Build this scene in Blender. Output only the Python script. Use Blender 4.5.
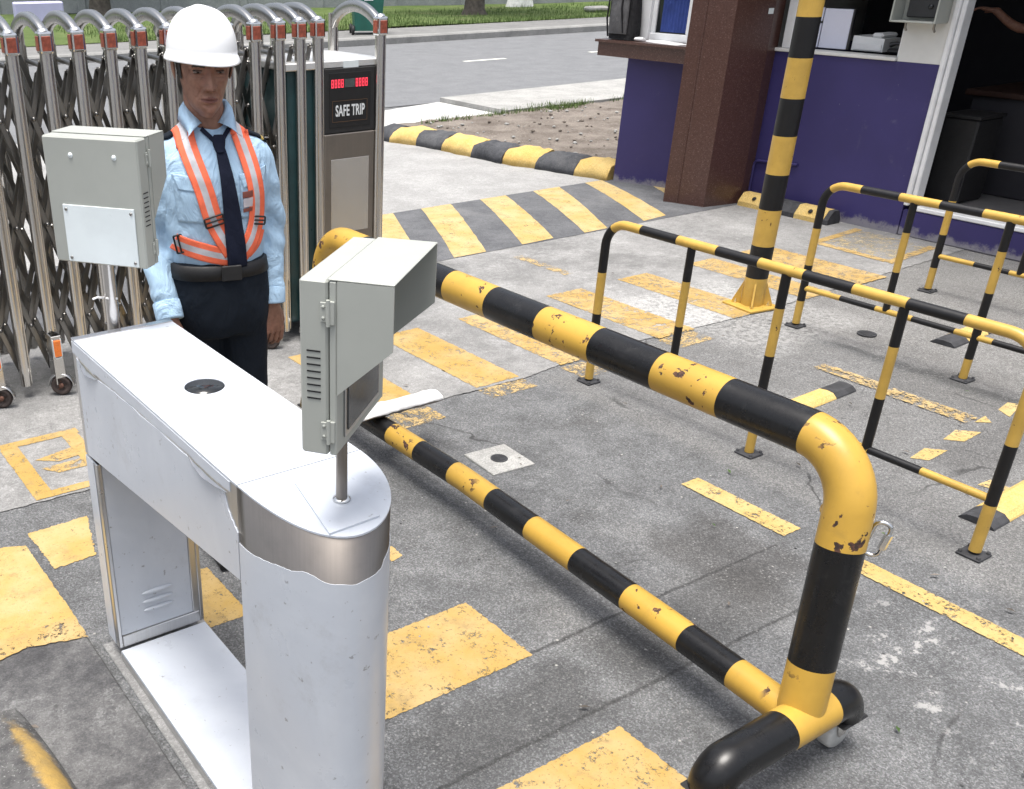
import bpy, bmesh, math, random
import numpy as np
from mathutils import Vector, Matrix, noise
from mathutils.bvhtree import BVHTree
random.seed(7); rng = np.random.default_rng(7)
for o in list(bpy.data.objects): bpy.data.objects.remove(o)
S = bpy.context.scene
COL = S.collection
PI = math.pi; R = math.radians

# ------------------------------------------------------------------ camera
W_, H_ = 1024, 789
TH, RO, YA, FPX, CX, CY = 4.80994653e-01, 6.10465969e-03, 5.50658027e-01, 9.94540183e+02, 325.939787, 466.523925
CAMZ = 1.9
cd = bpy.data.cameras.new('camera'); cam = bpy.data.objects.new('camera', cd); COL.objects.link(cam)
fwd = Vector((math.sin(YA)*math.cos(TH), math.cos(YA)*math.cos(TH), -math.sin(TH)))
rt = Vector((math.cos(YA), -math.sin(YA), 0)); dn = fwd.cross(rt)
r2 = math.cos(RO)*rt + math.sin(RO)*dn; d2 = -math.sin(RO)*rt + math.cos(RO)*dn
mw = Matrix((( r2.x, -d2.x, -fwd.x, 0), (r2.y, -d2.y, -fwd.y, 0), (r2.z, -d2.z, -fwd.z, CAMZ), (0, 0, 0, 1)))
cam.matrix_world = mw
cd.sensor_fit = 'HORIZONTAL'; cd.sensor_width = 36; cd.lens = FPX*36/W_
cd.shift_x = (W_/2-CX)/W_; cd.shift_y = (CY-H_/2)/W_
cd.clip_end = 800; cd.clip_start = 0.05
S.camera = cam
S.render.resolution_x = W_; S.render.resolution_y = H_

# ------------------------------------------------------------------ light
SUN_EL, SUN_AZ = 82, 250          # azimuth the light comes from, degrees from +Y clockwise
wd = bpy.data.worlds.new('World'); S.world = wd; wd.use_nodes = True
wn = wd.node_tree; bg = wn.nodes['Background']
sky = wn.nodes.new('ShaderNodeTexSky'); sky.sky_type = 'NISHITA'; sky.sun_disc = False
sky.sun_elevation = R(SUN_EL); sky.sun_rotation = R(SUN_AZ); sky.air_density = 1.0; sky.dust_density = 6.0; sky.ozone_density = 1.0
hs = wn.nodes.new('ShaderNodeHueSaturation'); hs.inputs['Saturation'].default_value = 0.5
wn.links.new(sky.outputs[0], hs.inputs['Color']); wn.links.new(hs.outputs[0], bg.inputs[0])
bg.inputs[1].default_value = 0.125
sl = bpy.data.lights.new('sun', 'SUN'); sl.energy = 2.0; sl.angle = R(28); sl.color = (1, .965, .91)
so = bpy.data.objects.new('sun', sl); COL.objects.link(so)
sd = Vector((math.sin(R(SUN_AZ))*math.cos(R(SUN_EL)), math.cos(R(SUN_AZ))*math.cos(R(SUN_EL)), math.sin(R(SUN_EL))))
so.rotation_euler = sd.to_track_quat('Z', 'Y').to_euler()
S.view_settings.view_transform = 'Standard'; S.view_settings.look = 'None'
S.view_settings.exposure = 1.0; S.view_settings.gamma = 1

# ------------------------------------------------------------------ materials
class NT:
    def __init__(s, name, rough=.6, metal=0., spec=.5):
        s.m = bpy.data.materials.new(name); s.m.use_nodes = True; s.t = s.m.node_tree
        s.b = s.t.nodes['Principled BSDF']; s.out = s.t.nodes['Material Output']
        s.b.inputs['Roughness'].default_value = rough; s.b.inputs['Metallic'].default_value = metal
        s.b.inputs['Specular IOR Level'].default_value = spec
        s.co = s.n('TexCoord').outputs['Object']
    def n(s, typ, **kw):
        nd = s.t.nodes.new('ShaderNode'+typ)
        for k, v in kw.items():
            if k.startswith('_'): setattr(nd, k[1:], v)
            else: s.put(nd.inputs[k.replace('__', ' ')], v)
        return nd
    def put(s, inp, v):
        if isinstance(v, bpy.types.NodeSocket): s.t.links.new(v, inp)
        elif isinstance(v, (tuple, list)) and len(v) == 3 and inp.type == 'RGBA': inp.default_value = (*v, 1)
        else: inp.default_value = v
    def set(s, k, v): s.put(s.b.inputs[k], v)
    def mix(s, f, a, b):
        nd = s.t.nodes.new('ShaderNodeMix'); nd.data_type = 'RGBA'
        s.put(nd.inputs[0], f); s.put(nd.inputs[6], a); s.put(nd.inputs[7], b); return nd.outputs[2]
    def math(s, op, a, b=0., c=None):
        nd = s.t.nodes.new('ShaderNodeMath'); nd.operation = op; nd.use_clamp = False
        s.put(nd.inputs[0], a); s.put(nd.inputs[1], b)
        if c is not None: s.put(nd.inputs[2], c)
        return nd.outputs[0]
    def ss(s, v, lo, hi):
        nd = s.t.nodes.new('ShaderNodeMapRange'); nd.interpolation_type = 'SMOOTHSTEP'
        s.put(nd.inputs[0], v); nd.inputs[1].default_value = lo; nd.inputs[2].default_value = hi; return nd.outputs[0]
    def noise(s, scale, detail=6, rough=.6, dist=0., vec=None):
        return s.n('TexNoise', Scale=scale, Detail=detail, Roughness=rough, Distortion=dist, Vector=vec or s.co).outputs[0]
    def vor(s, scale, vec=None, out='Distance', feat='F1'):
        return s.n('TexVoronoi', Scale=scale, Vector=vec or s.co, _feature=feat).outputs[out]
    def mapv(s, scale=(1,1,1), rot=(0,0,0), loc=(0,0,0)):
        nd = s.n('Mapping', Vector=s.co); nd.inputs['Scale'].default_value = scale; nd.inputs['Rotation'].default_value = rot; nd.inputs['Location'].default_value = loc
        return nd.outputs[0]
    def bump(s, h, strength=.3, dist=.01):
        s.set('Normal', s.n('Bump', Height=h, Strength=strength, Distance=dist).outputs[0])
    def alpha(s, a):      # a = coverage of the coat, rest lets what lies below show
        tr = s.n('BsdfTransparent'); mx = s.n('MixShader')
        s.put(mx.inputs[0], a); s.t.links.new(tr.outputs[0], mx.inputs[1]); s.t.links.new(s.b.outputs[0], mx.inputs[2])
        s.t.links.new(mx.outputs[0], s.out.inputs[0])

def simple(name, col, rough=.5, metal=0., var=.12, scale=6, bump=0., bscale=80, spec=.5):
    n = NT(name, rough, metal, spec)
    f = n.ss(n.noise(scale, 5), .3, .7)
    n.set('Base Color', n.mix(f, tuple(c*(1-var) for c in col), tuple(min(1, c*(1+var)) for c in col)))
    n.set('Roughness', n.math('MULTIPLY_ADD', n.noise(scale*3, 4), .25, rough-.1))
    if bump: n.bump(n.noise(bscale, 4), bump, .005)
    return n.m

def rect_mask(n, x0, x1, y0, y1, soft=.06, wob=.08, scale=5):
    sx = n.n('SeparateXYZ', Vector=n.co)
    w = n.math('MULTIPLY', n.math('SUBTRACT', n.noise(scale, 5), .5), wob*2)
    x = n.math('ADD', sx.outputs[0], w); y = n.math('ADD', sx.outputs[1], w)
    a = n.math('MULTIPLY', n.ss(x, x0-soft, x0+soft), n.math('SUBTRACT', 1., n.ss(x, x1-soft, x1+soft)))
    b = n.math('MULTIPLY', n.ss(y, y0-soft, y0+soft), n.math('SUBTRACT', 1., n.ss(y, y1-soft, y1+soft)))
    return n.math('MULTIPLY', a, b)

def mat_asphalt():
    n = NT('asphalt_worn', .85, 0, .35)
    big = n.noise(.9, 6, .62); mid = n.noise(5, 8, .7); fine = n.noise(70, 6, .75)
    c = n.mix(n.ss(mid, .3, .72), (.091,.0935,.096), (.163,.167,.171))
    c = n.mix(n.math('MULTIPLY', n.ss(big, .5, .75), .6), c, (.235,.233,.228))
    c = n.mix(n.math('MULTIPLY', n.ss(n.noise(2.3, 7, .68, .4), .57, .70), .38), c, (.07,.069,.068))
    # old repairs, tar and paler zones
    for r_, col, st in (((1.95,2.75,1.45,1.72),(.05,.05,.05),.6), ((2.9,3.6,.2,.85),(.2,.195,.185),.35), ((4.05,4.9,1.62,1.86),(.045,.046,.05),.75),
                        ((2.55,2.95,1.55,2.0),(.05,.047,.045),.55), ((4.93,5.02,-1,3.3),(.05,.05,.05),.6), ((5.02,8,-2,3.5),(.24,.235,.225),.55),
                        ((.9,1.9,.66,1.0),(.06,.06,.06),.35), ((1.25,1.85,1.4,1.66),(.05,.05,.05),.6),((4.6,5.0,1.9,2.5),(.055,.055,.055),.5),
                        ((3.3,4.9,.3,3.4),(.2,.197,.19),.42)):  # broad right zone paler: wear and cool light put into the colour
        c = n.mix(n.math('MULTIPLY', rect_mask(n, *r_), st), c, col)
    for y_ in (1.44, 1.73):     # saw cuts of the old trench
        lw = rect_mask(n, 1.2, 2.95, y_-.006, y_+.006, .004, .012, 9); c = n.mix(n.math('MULTIPLY', lw, .7), c, (.03,.03,.03))
    # stones
    v = n.vor(240); vc = n.n('TexVoronoi', Scale=240, Vector=n.co).outputs['Color']
    sep = n.n('SeparateColor', Color=vc).outputs[0]
    hv = n.n('HueSaturation', Color=c, Value=n.math('MULTIPLY_ADD', n.math('POWER', sep, 2.5), .95, .72)); c = hv.outputs[0]
    c = n.mix(n.math('MULTIPLY', n.ss(n.noise(60, 7, .85), .5, .66), .22), c, (.28,.278,.272))
    v3 = n.n('TexVoronoi', Scale=88, Vector=n.co, Randomness=1.0); s3 = n.n('SeparateColor', Color=v3.outputs['Color']).outputs[2]
    c = n.mix(n.math('MULTIPLY', n.math('MULTIPLY', n.ss(s3, .78, .84), n.math('MULTIPLY', n.ss(v3.outputs['Distance'], .40, .18), n.ss(n.noise(9, 5, .7), .42, .6))), .5), c, (.33,.327,.32))
    c = n.mix(n.math('MULTIPLY', n.math('MULTIPLY', n.ss(s3, .2, .12), n.ss(v3.outputs['Distance'], .45, .2)), .5), c, (.05,.05,.05))
    c = n.mix(n.math('MULTIPLY', n.ss(fine, .44, .32), .8), c, (.03,.03,.03))
    v2 = n.n('TexVoronoi', Scale=34, Vector=n.co)
    s2 = n.n('SeparateColor', Color=v2.outputs['Color']).outputs[1]
    c = n.mix(n.math('MULTIPLY', n.ss(s2, .95, .985), n.ss(v2.outputs['Distance'], .2, .1)), c, (.36,.35,.33))
    # cracks
    wv = n.n('VectorMath', _operation='ADD'); n.put(wv.inputs[0], n.co); n.put(wv.inputs[1], n.n('VectorMath', _operation='SCALE', Scale=.22).outputs[0])
    sc_ = wv.inputs[1].links[0].from_node; n.put(sc_.inputs[0], n.n('TexNoise', Scale=3.0, Detail=7, Vector=n.co).outputs['Color'])
    ck = n.vor(.85, wv.outputs[0], 'Distance', 'DISTANCE_TO_EDGE')
    c = n.mix(n.math('MULTIPLY', n.math('SUBTRACT', 1., n.ss(ck, .001, .006)), n.math('MULTIPLY', n.ss(n.noise(1.4, 4), .5, .62), .8)), c, (.03,.03,.03))
    # pale dried splashes
    pm = n.math('MULTIPLY', n.ss(n.math('ADD', n.math('MULTIPLY', n.noise(10, 6, .65), .7), n.math('MULTIPLY', n.noise(60, 5, .8), .3)), .555, .60), rect_mask(n, 2.5, 3.15, .5, 1.32, .15, .2))
    pm2 = n.math('MULTIPLY', n.ss(n.noise(40, 7, .8, .0), .60, .68), rect_mask(n, 2.5, 3.4, .5, 2.3, .2, .3))
    c = n.mix(n.math('MAXIMUM', pm, n.math('MULTIPLY', pm2, .6)), c, (.33,.328,.32))
    c = n.mix(n.math('MULTIPLY', rect_mask(n, 4.5, 5.45, 2.95, 3.6, .12, .25, 4), n.math('MULTIPLY', n.ss(n.noise(30, 7, .8), .40, .58), .55)), c, (.42,.42,.41))
    n.set('Base Color', c)
    n.set('Roughness', n.ss(n.noise(3, 5), -.4, 1.0)); n.b.inputs['Roughness'].default_value = .8
    h = n.math('ADD', n.math('MULTIPLY', v, .6), n.math('MULTIPLY', fine, 1.2))
    n.bump(h, .7, .006)
    return n.m

def mat_concrete(name, a, b, dark=(.1,.1,.1), stain=.5, white=0.):
    n = NT(name, .85, 0, .3)
    c = n.mix(n.ss(n.math('ADD', n.math('MULTIPLY', n.noise(2.6, 8, .68), .6), n.math('MULTIPLY', n.noise(24, 6, .75), .4)), .36, .64), a, b)
    c = n.mix(n.math('MULTIPLY', n.ss(n.noise(1.1, 6, .65, .3), .54, .72), stain), c, dark)
    c = n.mix(n.math('MULTIPLY', n.ss(n.noise(60, 5, .7), .40, .28), .6), c, dark)
    c = n.mix(n.math('MULTIPLY', n.ss(n.noise(150, 4, .75), .56, .75), .35), c, tuple(min(.6, x*2.2) for x in a))
    c = n.mix(n.math('MULTIPLY', n.ss(n.noise(22, 4, .5), .71, .76), .7), c, (.05,.05,.05))
    if white:
        c = n.mix(n.math('MULTIPLY', rect_mask(n, 4.3, 5.4, 3.2, 3.95, .15, .25, 4), n.math('MULTIPLY', n.ss(n.noise(30, 7, .8), .38, .56), .7)), c, (.44,.44,.43))
        wm = n.math('MULTIPLY', n.ss(n.math('ADD', n.math('MULTIPLY', n.noise(3.1, 7, .72), .65), n.math('MULTIPLY', n.noise(33, 6, .8), .35)), .51, .60), white)
        c = n.mix(wm, c, (.38,.38,.375))
    vg = n.n('SeparateColor', Color=n.n('TexVoronoi', Scale=230, Vector=n.co).outputs['Color']).outputs[0]
    c = n.n('HueSaturation', Color=c, Value=n.math('MULTIPLY_ADD', n.math('POWER', vg, 2.), .42, .87)).outputs[0]
    n.set('Base Color', c)
    n.bump(n.math('ADD', n.noise(60, 6, .75), n.math('MULTIPLY', n.noise(6, 4), 1.5)), .6, .006)
    return n.m

def mat_marking(name, wear=.42, col=(.375,.245,.07), pale=(.42,.30,.135), dirt=.7):
    n = NT(name, .75, 0, .3)
    c = n.mix(n.ss(n.noise(4, 6, .65), .35, .68), col, pale)
    c = n.mix(n.math('MULTIPLY', n.ss(n.noise(11, 7, .7), .52, .72), dirt), c, (.25,.18,.085))
    c = n.mix(n.math('MULTIPLY', n.ss(n.noise(90, 4, .7), .43, .3), .55), c, (.12,.09,.05))
    n.set('Base Color', c)
    g = n.math('ADD', n.math('MULTIPLY', n.noise(14, 8, .78, .1), .5), n.math('MULTIPLY', n.noise(75, 5, .78), .5))
    n.alpha(n.ss(g, wear-.035, wear+.03))
    n.bump(n.noise(90, 5, .75), .5, .005)
    return n.m

def mat_pipe(name, col, chips=.0, rust=(.035,.022,.018), rough=.3, scuff=.3, scale=1.):
    n = NT(name, rough, 0, .42)
    c = n.mix(n.ss(n.noise(5*scale, 5), .3, .7), tuple(x*.88 for x in col), tuple(x*1.06 for x in col))
    c = n.mix(n.math('MULTIPLY', n.ss(n.noise(17*scale, 8, .7, .5), .55, .75), scuff), c, tuple(x*.5+.022 for x in col))
    st = n.noise(60, 4, .6, vec=n.mapv((1,1,.06)))
    c = n.mix(n.math('MULTIPLY', n.ss(st, .55, .75), scuff*.5), c, tuple(x*.6+.018 for x in col))
    if chips:
        a = n.ss(n.noise(21*scale, 6, .6, .4), .70-chips, .715-chips)
        b = n.ss(n.noise(3.4*scale, 3), .46, .54)
        ch = n.math('MULTIPLY', a, b)
        c2 = n.mix(n.ss(n.noise(90, 3), .4, .6), rust, (.10,.045,.03))
        c = n.mix(ch, c, c2)
        n.set('Roughness', n.math('MULTIPLY_ADD', ch, .5, rough))
        n.bump(n.math('SUBTRACT', n.math('MULTIPLY', n.noise(6), .6), ch), .35, .003)
    else:
        n.set('Roughness', n.math('MULTIPLY_ADD', n.noise(20, 5), .35, rough-.1))
        n.bump(n.noise(14, 4), .12, .004)
    n.set('Base Color', c)
    return n.m

def mat_steel(name, col=(.5,.48,.45), rough=.25, brush=(1,1,.02), amp=.25, dirt=.25, metal=1.):
    n = NT(name, rough, metal)
    st = n.noise(220, 3, .6, vec=n.mapv(brush))
    c = n.mix(n.ss(st, .3, .7), tuple(x*.96 for x in col), tuple(min(1, x*1.03) for x in col))
    c = n.mix(n.math('MULTIPLY', n.ss(n.noise(7, 6, .65), .5, .75), dirt*.7), c, tuple(x*.5 for x in col))
    n.set('Base Color', c)
    n.set('Roughness', n.math('MULTIPLY_ADD', n.noise(12, 5), amp, rough-amp/2))
    n.bump(st, .012, .002)
    return n.m

def mat_film():
    n = NT('white_protective_film', .35, 0, .35)
    c = n.mix(n.ss(n.noise(3.5, 6, .6, .6), .35, .7), (.49,.523,.575), (.55,.583,.63))
    c = n.mix(n.math('MULTIPLY', n.ss(n.noise(24, 8, .72, 1.0, vec=n.mapv((1,1,.35))), .58, .74), .30), c, (.42,.45,.5))
    c = n.mix(n.math('MULTIPLY', n.ss(n.noise(48, 3), .67, .72), .6), c, (.16,.15,.14))
    c = n.mix(n.math('MULTIPLY', n.ss(n.noise(5, 8, .78), .56, .72), .28), c, (.30,.30,.30))
    n.set('Base Color', c)
    n.set('Roughness', n.math('MULTIPLY_ADD', n.noise(8, 5), .15, .22))
    n.bump(n.math('ADD', n.noise(5, 4, .5, .6), n.math('MULTIPLY', n.noise(40, 3), .15)), .06, .01)
    return n.m

def mat_granite():
    n = NT('brown_granite', .28, 0, .5)
    v = n.n('TexVoronoi', Scale=170, Vector=n.co)
    s = n.n('SeparateColor', Color=v.outputs['Color']).outputs[0]
    c = n.mix(n.ss(s, .2, .8), (.062,.029,.023), (.085,.043,.035))
    c = n.mix(n.math('MULTIPLY', n.ss(s, .92, .97), .4), c, (.2,.14,.12))
    c = n.mix(n.math('MULTIPLY', n.ss(n.noise(75, 3), .60, .7), .5), c, (.03,.016,.014))
    n.set('Base Color', c)
    return n.m

def mat_wallpaint(name, col, dust=(.3,.29,.33), low=True):
    n = NT(name, .55, 0, .4)
    c = n.mix(n.ss(n.noise(1.4, 6), .3, .7), tuple(x*.88 for x in col), tuple(x*1.1 for x in col))
    c = n.mix(n.math('MULTIPLY', n.ss(n.noise(26, 6, .7), .69, .73), .75), c, dust)
    c = n.mix(n.math('MULTIPLY', n.ss(n.noise(3.3, 8, .75, .5), .60, .78), .25), c, dust)
    if low:
        z = n.n('SeparateXYZ', Vector=n.co).outputs[2]
        m = n.math('MULTIPLY', n.ss(n.math('ADD', z, n.math('MULTIPLY', n.noise(11, 8, .75), -.22)), -.035, -.09), .75)
        c = n.mix(m, c, (.27,.26,.27))
    n.set('Base Color', c); n.bump(n.noise(45, 4), .1, .004)
    return n.m

def mat_dirt():
    n = NT('dry_soil', .95, 0, .2)
    c = n.mix(n.ss(n.noise(2.5, 8, .7), .3, .7), (.125,.105,.09), (.24,.212,.185))
    c = n.mix(n.ss(n.noise(40, 5, .7), .58, .68), c, (.38,.34,.29))
    c = n.mix(n.ss(n.noise(9, 6, .7), .62, .7), c, (.07,.05,.04))
    n.set('Base Color', c); n.bump(n.noise(30, 6, .75), .8, .03)
    return n.m

def mat_cloth(name, col, wr=14, bs=.5, weave=True, var=.15):
    n = NT(name, .85, 0, .2)
    w = n.noise(wr, 4, .55, 1.2, vec=n.mapv((1,1,.55)))
    c = n.mix(n.ss(n.noise(6, 5), .3, .7), tuple(x*(1-var) for x in col), tuple(min(1, x*(1+var)) for x in col))
    n.set('Base Color', c)
    h = n.math('ADD', w, n.math('MULTIPLY', n.noise(500, 2), .03))
    n.bump(h, bs*1.3, .025)
    return n.m

def mat_skin():
    n = NT('skin', .5, 0, .4)
    c = n.mix(n.ss(n.noise(30, 5), .3, .7), (.20,.095,.062), (.30,.155,.105))
    c = n.mix(n.math('MULTIPLY', n.ss(n.noise(55, 6, .75), .52, .68), .45), c, (.13,.058,.04)); c = n.mix(n.math('MULTIPLY', n.ss(n.noise(22, 5, .6), .55, .7), .4), c, (.31,.13,.09))
    n.set('Base Color', c); n.b.inputs['Subsurface Weight'].default_value = .08
    n.b.inputs['Subsurface Radius'].default_value = (.01,.004,.002)
    n.bump(n.math('ADD', n.noise(300, 3), n.math('MULTIPLY', n.noise(70, 5, .7), 1.2)), .3, .002)
    return n.m

def emit(name, col, st):
    n = NT(name, .5); n.set('Base Color', (.02,.01,.01)); n.set('Emission Color', col); n.set('Emission Strength', st); return n.m

M = dict(
 asphalt=mat_asphalt(),
 slab=mat_concrete('old_grey_concrete', (.165,.165,.163), (.265,.264,.26), (.085,.085,.084), .55, .35),
 drive=mat_concrete('pale_driveway_concrete', (.235,.235,.231), (.33,.33,.325), (.17,.17,.165), .4),
 humpdark=mat_concrete('dark_worn_paint', (.075,.078,.085), (.125,.128,.135), (.2,.2,.2), .4),
 road=mat_concrete('road_asphalt', (.135,.14,.147), (.175,.18,.187), (.11,.115,.12), .3),
 walk=mat_concrete('pavement_concrete', (.25,.25,.24), (.35,.348,.335), (.2,.2,.19), .4),
 farwalk=mat_concrete('far_pavement_concrete', (.15,.15,.148), (.20,.20,.195), (.11,.11,.11), .4),
 farkerb=mat_concrete('far_kerb_concrete', (.20,.20,.195), (.28,.28,.27), (.12,.12,.12), .5),
 apron=mat_concrete('whitish_apron_concrete', (.40,.40,.392), (.50,.50,.487), (.33,.33,.32), .3),
 edgeconc=mat_concrete('grimy_kerb_concrete', (.055,.055,.058), (.15,.149,.148), (.028,.028,.03), .85, .3),
 mark=mat_marking('yellow_road_paint', .432), markworn=mat_marking('worn_yellow_road_paint', .462, (.385,.255,.085), (.44,.32,.155), .6),
 markfaint=mat_marking('faded_yellow_road_paint', .505, (.40,.285,.12), (.45,.34,.18), .5), marknew=mat_marking('fresh_yellow_road_paint', .40, (.41,.275,.085), (.45,.335,.16), .65),
 markpale=mat_marking('pale_yellow_road_paint', .445, (.43,.305,.11), (.47,.36,.175), .6),
 markhump=mat_marking('dusty_yellow_hump_paint', .425, (.42,.295,.105), (.45,.355,.185), .6), markghost=mat_marking('ghost_of_yellow_paint', .53, (.42,.34,.19), (.48,.42,.30), .5), markwhite=mat_marking('white_road_paint', .3, (.7,.7,.62), (.74,.74,.68), .1), splash=mat_marking('whitish_dust', .53, (.38,.38,.375), (.42,.42,.41), .1),
 kerby=mat_concrete('yellow_painted_kerb', (.50,.335,.10), (.57,.42,.17), (.27,.20,.09), .5), kerbk=mat_concrete('black_painted_kerb', (.04,.042,.048), (.085,.088,.095), (.15,.15,.15), .4),
 bar_y=mat_pipe('chipped_yellow_gloss_paint', (.50,.305,.052), .090, rough=.34), bar_k=mat_pipe('scuffed_black_gloss_paint', (.006,.006,.0065), 0, rough=.22, scuff=.8),
 rail_y=mat_pipe('yellow_enamel', (.52,.33,.07), .03, rough=.35, scale=2), rail_k=mat_pipe('black_enamel', (.006,.006,.007), 0, rough=.36, scuff=.4),
 post=mat_steel('brushed_post_steel', (.64,.625,.60), .22, (1,1,.02), .12, .2), bright=mat_steel('bright_steel', (.62,.60,.58), .2, (.05,1,1), .2, .2),
 lid=mat_steel('matt_lid_steel', (.78,.78,.77), .5, (1,1,1), .1, .15), arch=mat_steel('satin_arch_steel', (.42,.42,.415), .28, (1,1,1), .12, .2), chrome=mat_steel('polished_chrome', (.7,.7,.69), .1, (1,1,1), .08, .1), lattice=mat_steel('dull_dark_steel', (.27,.262,.25), .3, (1,1,.02), .2, .5),  # arch steel darkened: dark surroundings mirrored in its sides put into the colour
 band=mat_steel('brushed_stainless_band', (.265,.24,.215), .36, (1,1,.015), .14, .35), frame=mat_steel('satin_stainless', (.55,.55,.55), .3, (1,1,.02), .2, .3),
 film=mat_film(), box=simple('beige_grey_enamel', (.36,.375,.345), .38, 0, .05, 4), boxin=simple('shaded_grey_enamel', (.34,.35,.33), .5, 0, .06, 4),
 plate=simple('pale_blue_white_plate', (.70,.76,.77), .3, 0, .05, 7), gasket=simple('black_rubber', (.014,.014,.015), .6, 0, .2, 20),
 rubber=simple('dusty_black_rubber', (.035,.036,.04), .75, 0, .35, 18, .3), glass=simple('dark_glass', (.016,.018,.02), .06, 0, .1, 3), screen=simple('grey_screen_glass', (.06,.062,.065), .08, 0, .3, 6),
 void=simple('black_opening', (.006,.006,.007), .7, 0, .1, 4), teal=simple('dark_teal_paint', (.012,.045,.05), .3, 0, .3, 5), reflector=simple('orange_red_reflector', (.30,.075,.045), .3, 0, .35, 60),
 orangeref=simple('amber_reflector', (.85,.22,.04), .25, 0, .1, 60), castor=simple('worn_brown_tyre', (.045,.032,.028), .7, 0, .4, 30), hubm=simple('rusty_hub', (.16,.075,.05), .6, 0, .3, 40),
 purple=mat_wallpaint('purple_wall_paint', (.036,.029,.122)), granite=mat_granite(), white=mat_wallpaint('white_wall_paint', (.66,.66,.64), (.45,.44,.42), False),
 frame_w=simple('white_frame_paint', (.72,.73,.74), .35, 0, .06, 8), inside=simple('dark_interior_paint', (.02,.019,.024), .8, 0, .1, 2), floorin=simple('interior_floor_tile', (.17,.165,.165), .4, 0, .1, 5),  # booth interior colours darkened: indoor shade put into them
 blue=mat_cloth('blue_curtain', (.035,.06,.22), 20, .4), wood=simple('dark_wood', (.035,.016,.011), .45, 0, .3, 9), ceil=simple('roof_concrete', (.4,.4,.39), .8, 0, .1, 3),  # desk wood deepened as well for the shade indoors
 board=simple('pale_lavender_board', (.66,.68,.80), .5, 0, .05, 3), plastic_w=simple('white_plastic', (.72,.74,.75), .35, 0, .05, 5), device=simple('dark_device_plastic', (.018,.019,.022), .3, 0, .2, 8),
 bag=mat_cloth('black_bag_fabric', (.018,.018,.02), 30, .5), baggrey=mat_cloth('grey_bag_fabric', (.09,.09,.095), 30, .5), paper=simple('white_paper', (.8,.8,.8), .7, 0, .03, 9),
 dirt=mat_dirt(), bark=simple('grey_bark', (.075,.065,.055), .9, 0, .35, 9, .9, 22), wall=mat_concrete('far_wall_concrete', (.26,.275,.29), (.34,.355,.37), (.18,.19,.2), .5),
 bin=simple('green_bin_plastic', (.015,.115,.085), .45, 0, .15, 3), red=simple('red_hydrant_paint', (.42,.03,.03), .4, 0, .2, 12), lav=simple('lavender_paint', (.48,.47,.72), .5, 0, .05, 3),
 skin=mat_skin(), lip=simple('lip_skin', (.17,.065,.05), .45, 0, .1, 40), hair=simple('black_hair', (.016,.013,.012), .55, 0, .3, 120, .6, 300), eyew=simple('shaded_eye_white', (.20,.165,.145), .3, 0, .05, 20), iris=simple('dark_iris', (.012,.008,.006), .15, 0, .1, 20),  # sclera tone lowered: shade over the eyes put into the colour
 shirt=mat_cloth('light_blue_shirt_cotton', (.40,.565,.73), 13, .55, var=.06), navy=mat_cloth('navy_trouser_cloth', (.008,.012,.019), 9, .45), tie=mat_cloth('navy_tie_cloth', (.010,.013,.028), 30, .15),
 belt=simple('black_belt_leather', (.007,.007,.008), .55, 0, .2, 30), orange=simple('fluorescent_orange_webbing', (.90,.165,.075), .7, 0, .08, 40, .3, 400), silver=simple('grey_reflective_tape', (.50,.50,.53), .4, 0, .1, 40, .2, 300),
 castorw=simple('dusty_white_wheel', (.5,.5,.48), .5, 0, .12, 30), helmet=simple('white_helmet_plastic', (.85,.86,.87), .28, 0, .02, 4), badge=simple('brown_red_badge', (.20,.06,.045), .4, 0, .1, 10), badgew=simple('pale_badge', (.6,.55,.58), .4, 0, .1, 10), gold=simple('gold_braid', (.6,.42,.12), .4, .6, .1, 30),
 led=emit('red_led_dots', (1,.05,.09), 1.1), ledoff=simple('unlit_led_dots', (.10,.12,.12), .4, 0, .1, 9), white_let=simple('white_lettering', (.72,.75,.76), .5, 0, .05, 9), gilt=simple('thin_brown_line', (.11,.06,.03), .5),
 orange_cloth=mat_cloth('dull_orange_cloth', (.4,.07,.03), 14, .5), concw=simple('whitish_plank_paint', (.7,.7,.69), .6, 0, .1, 14, .5, 60), sack=mat_cloth('white_sack', (.75,.75,.74), 8, .8), stone=simple('grey_stone', (.3,.3,.29), .8, 0, .15, 8),
)
def mat_leafy(name, a, b):
    n = NT(name, .6, 0, .3); inf = n.n('ObjectInfo'); g = n.n('NewGeometry').outputs['Random Per Island']
    n.set('Base Color', n.mix(g, a, b)); return n.m
def mat_nose():
    n = NT('chipped_yellow_kerb_nose', .75, 0, .3)
    sx = n.n('SeparateXYZ', Vector=n.co); w = n.math('MULTIPLY', n.math('SUBTRACT', n.noise(11, 8, .8), .5), .09)
    base = n.mix(n.ss(n.noise(14, 8, .75), .35, .68), (.06,.06,.062), (.15,.149,.147)); base = n.mix(n.ss(n.noise(130, 3, .6), .58, .7), base, (.3,.3,.29))
    yl = n.mix(n.ss(n.noise(12, 8, .75), .35, .7), (.46,.30,.085), (.30,.21,.085))
    m = n.math('MULTIPLY', n.ss(n.math('ADD', sx.outputs[0], w), .33, .36), n.ss(n.math('ADD', sx.outputs[2], w), .035, .07))
    n.set('Base Color', n.mix(m, base, yl)); n.bump(n.noise(40, 7, .78), .8, .012); return n.m
M['nose'] = mat_nose()
M['grass'] = mat_leafy('grass_blades', (.07,.12,.03), (.13,.18,.06)); M['leaf'] = mat_leafy('tree_leaves', (.03,.065,.014), (.075,.13,.03))
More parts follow.
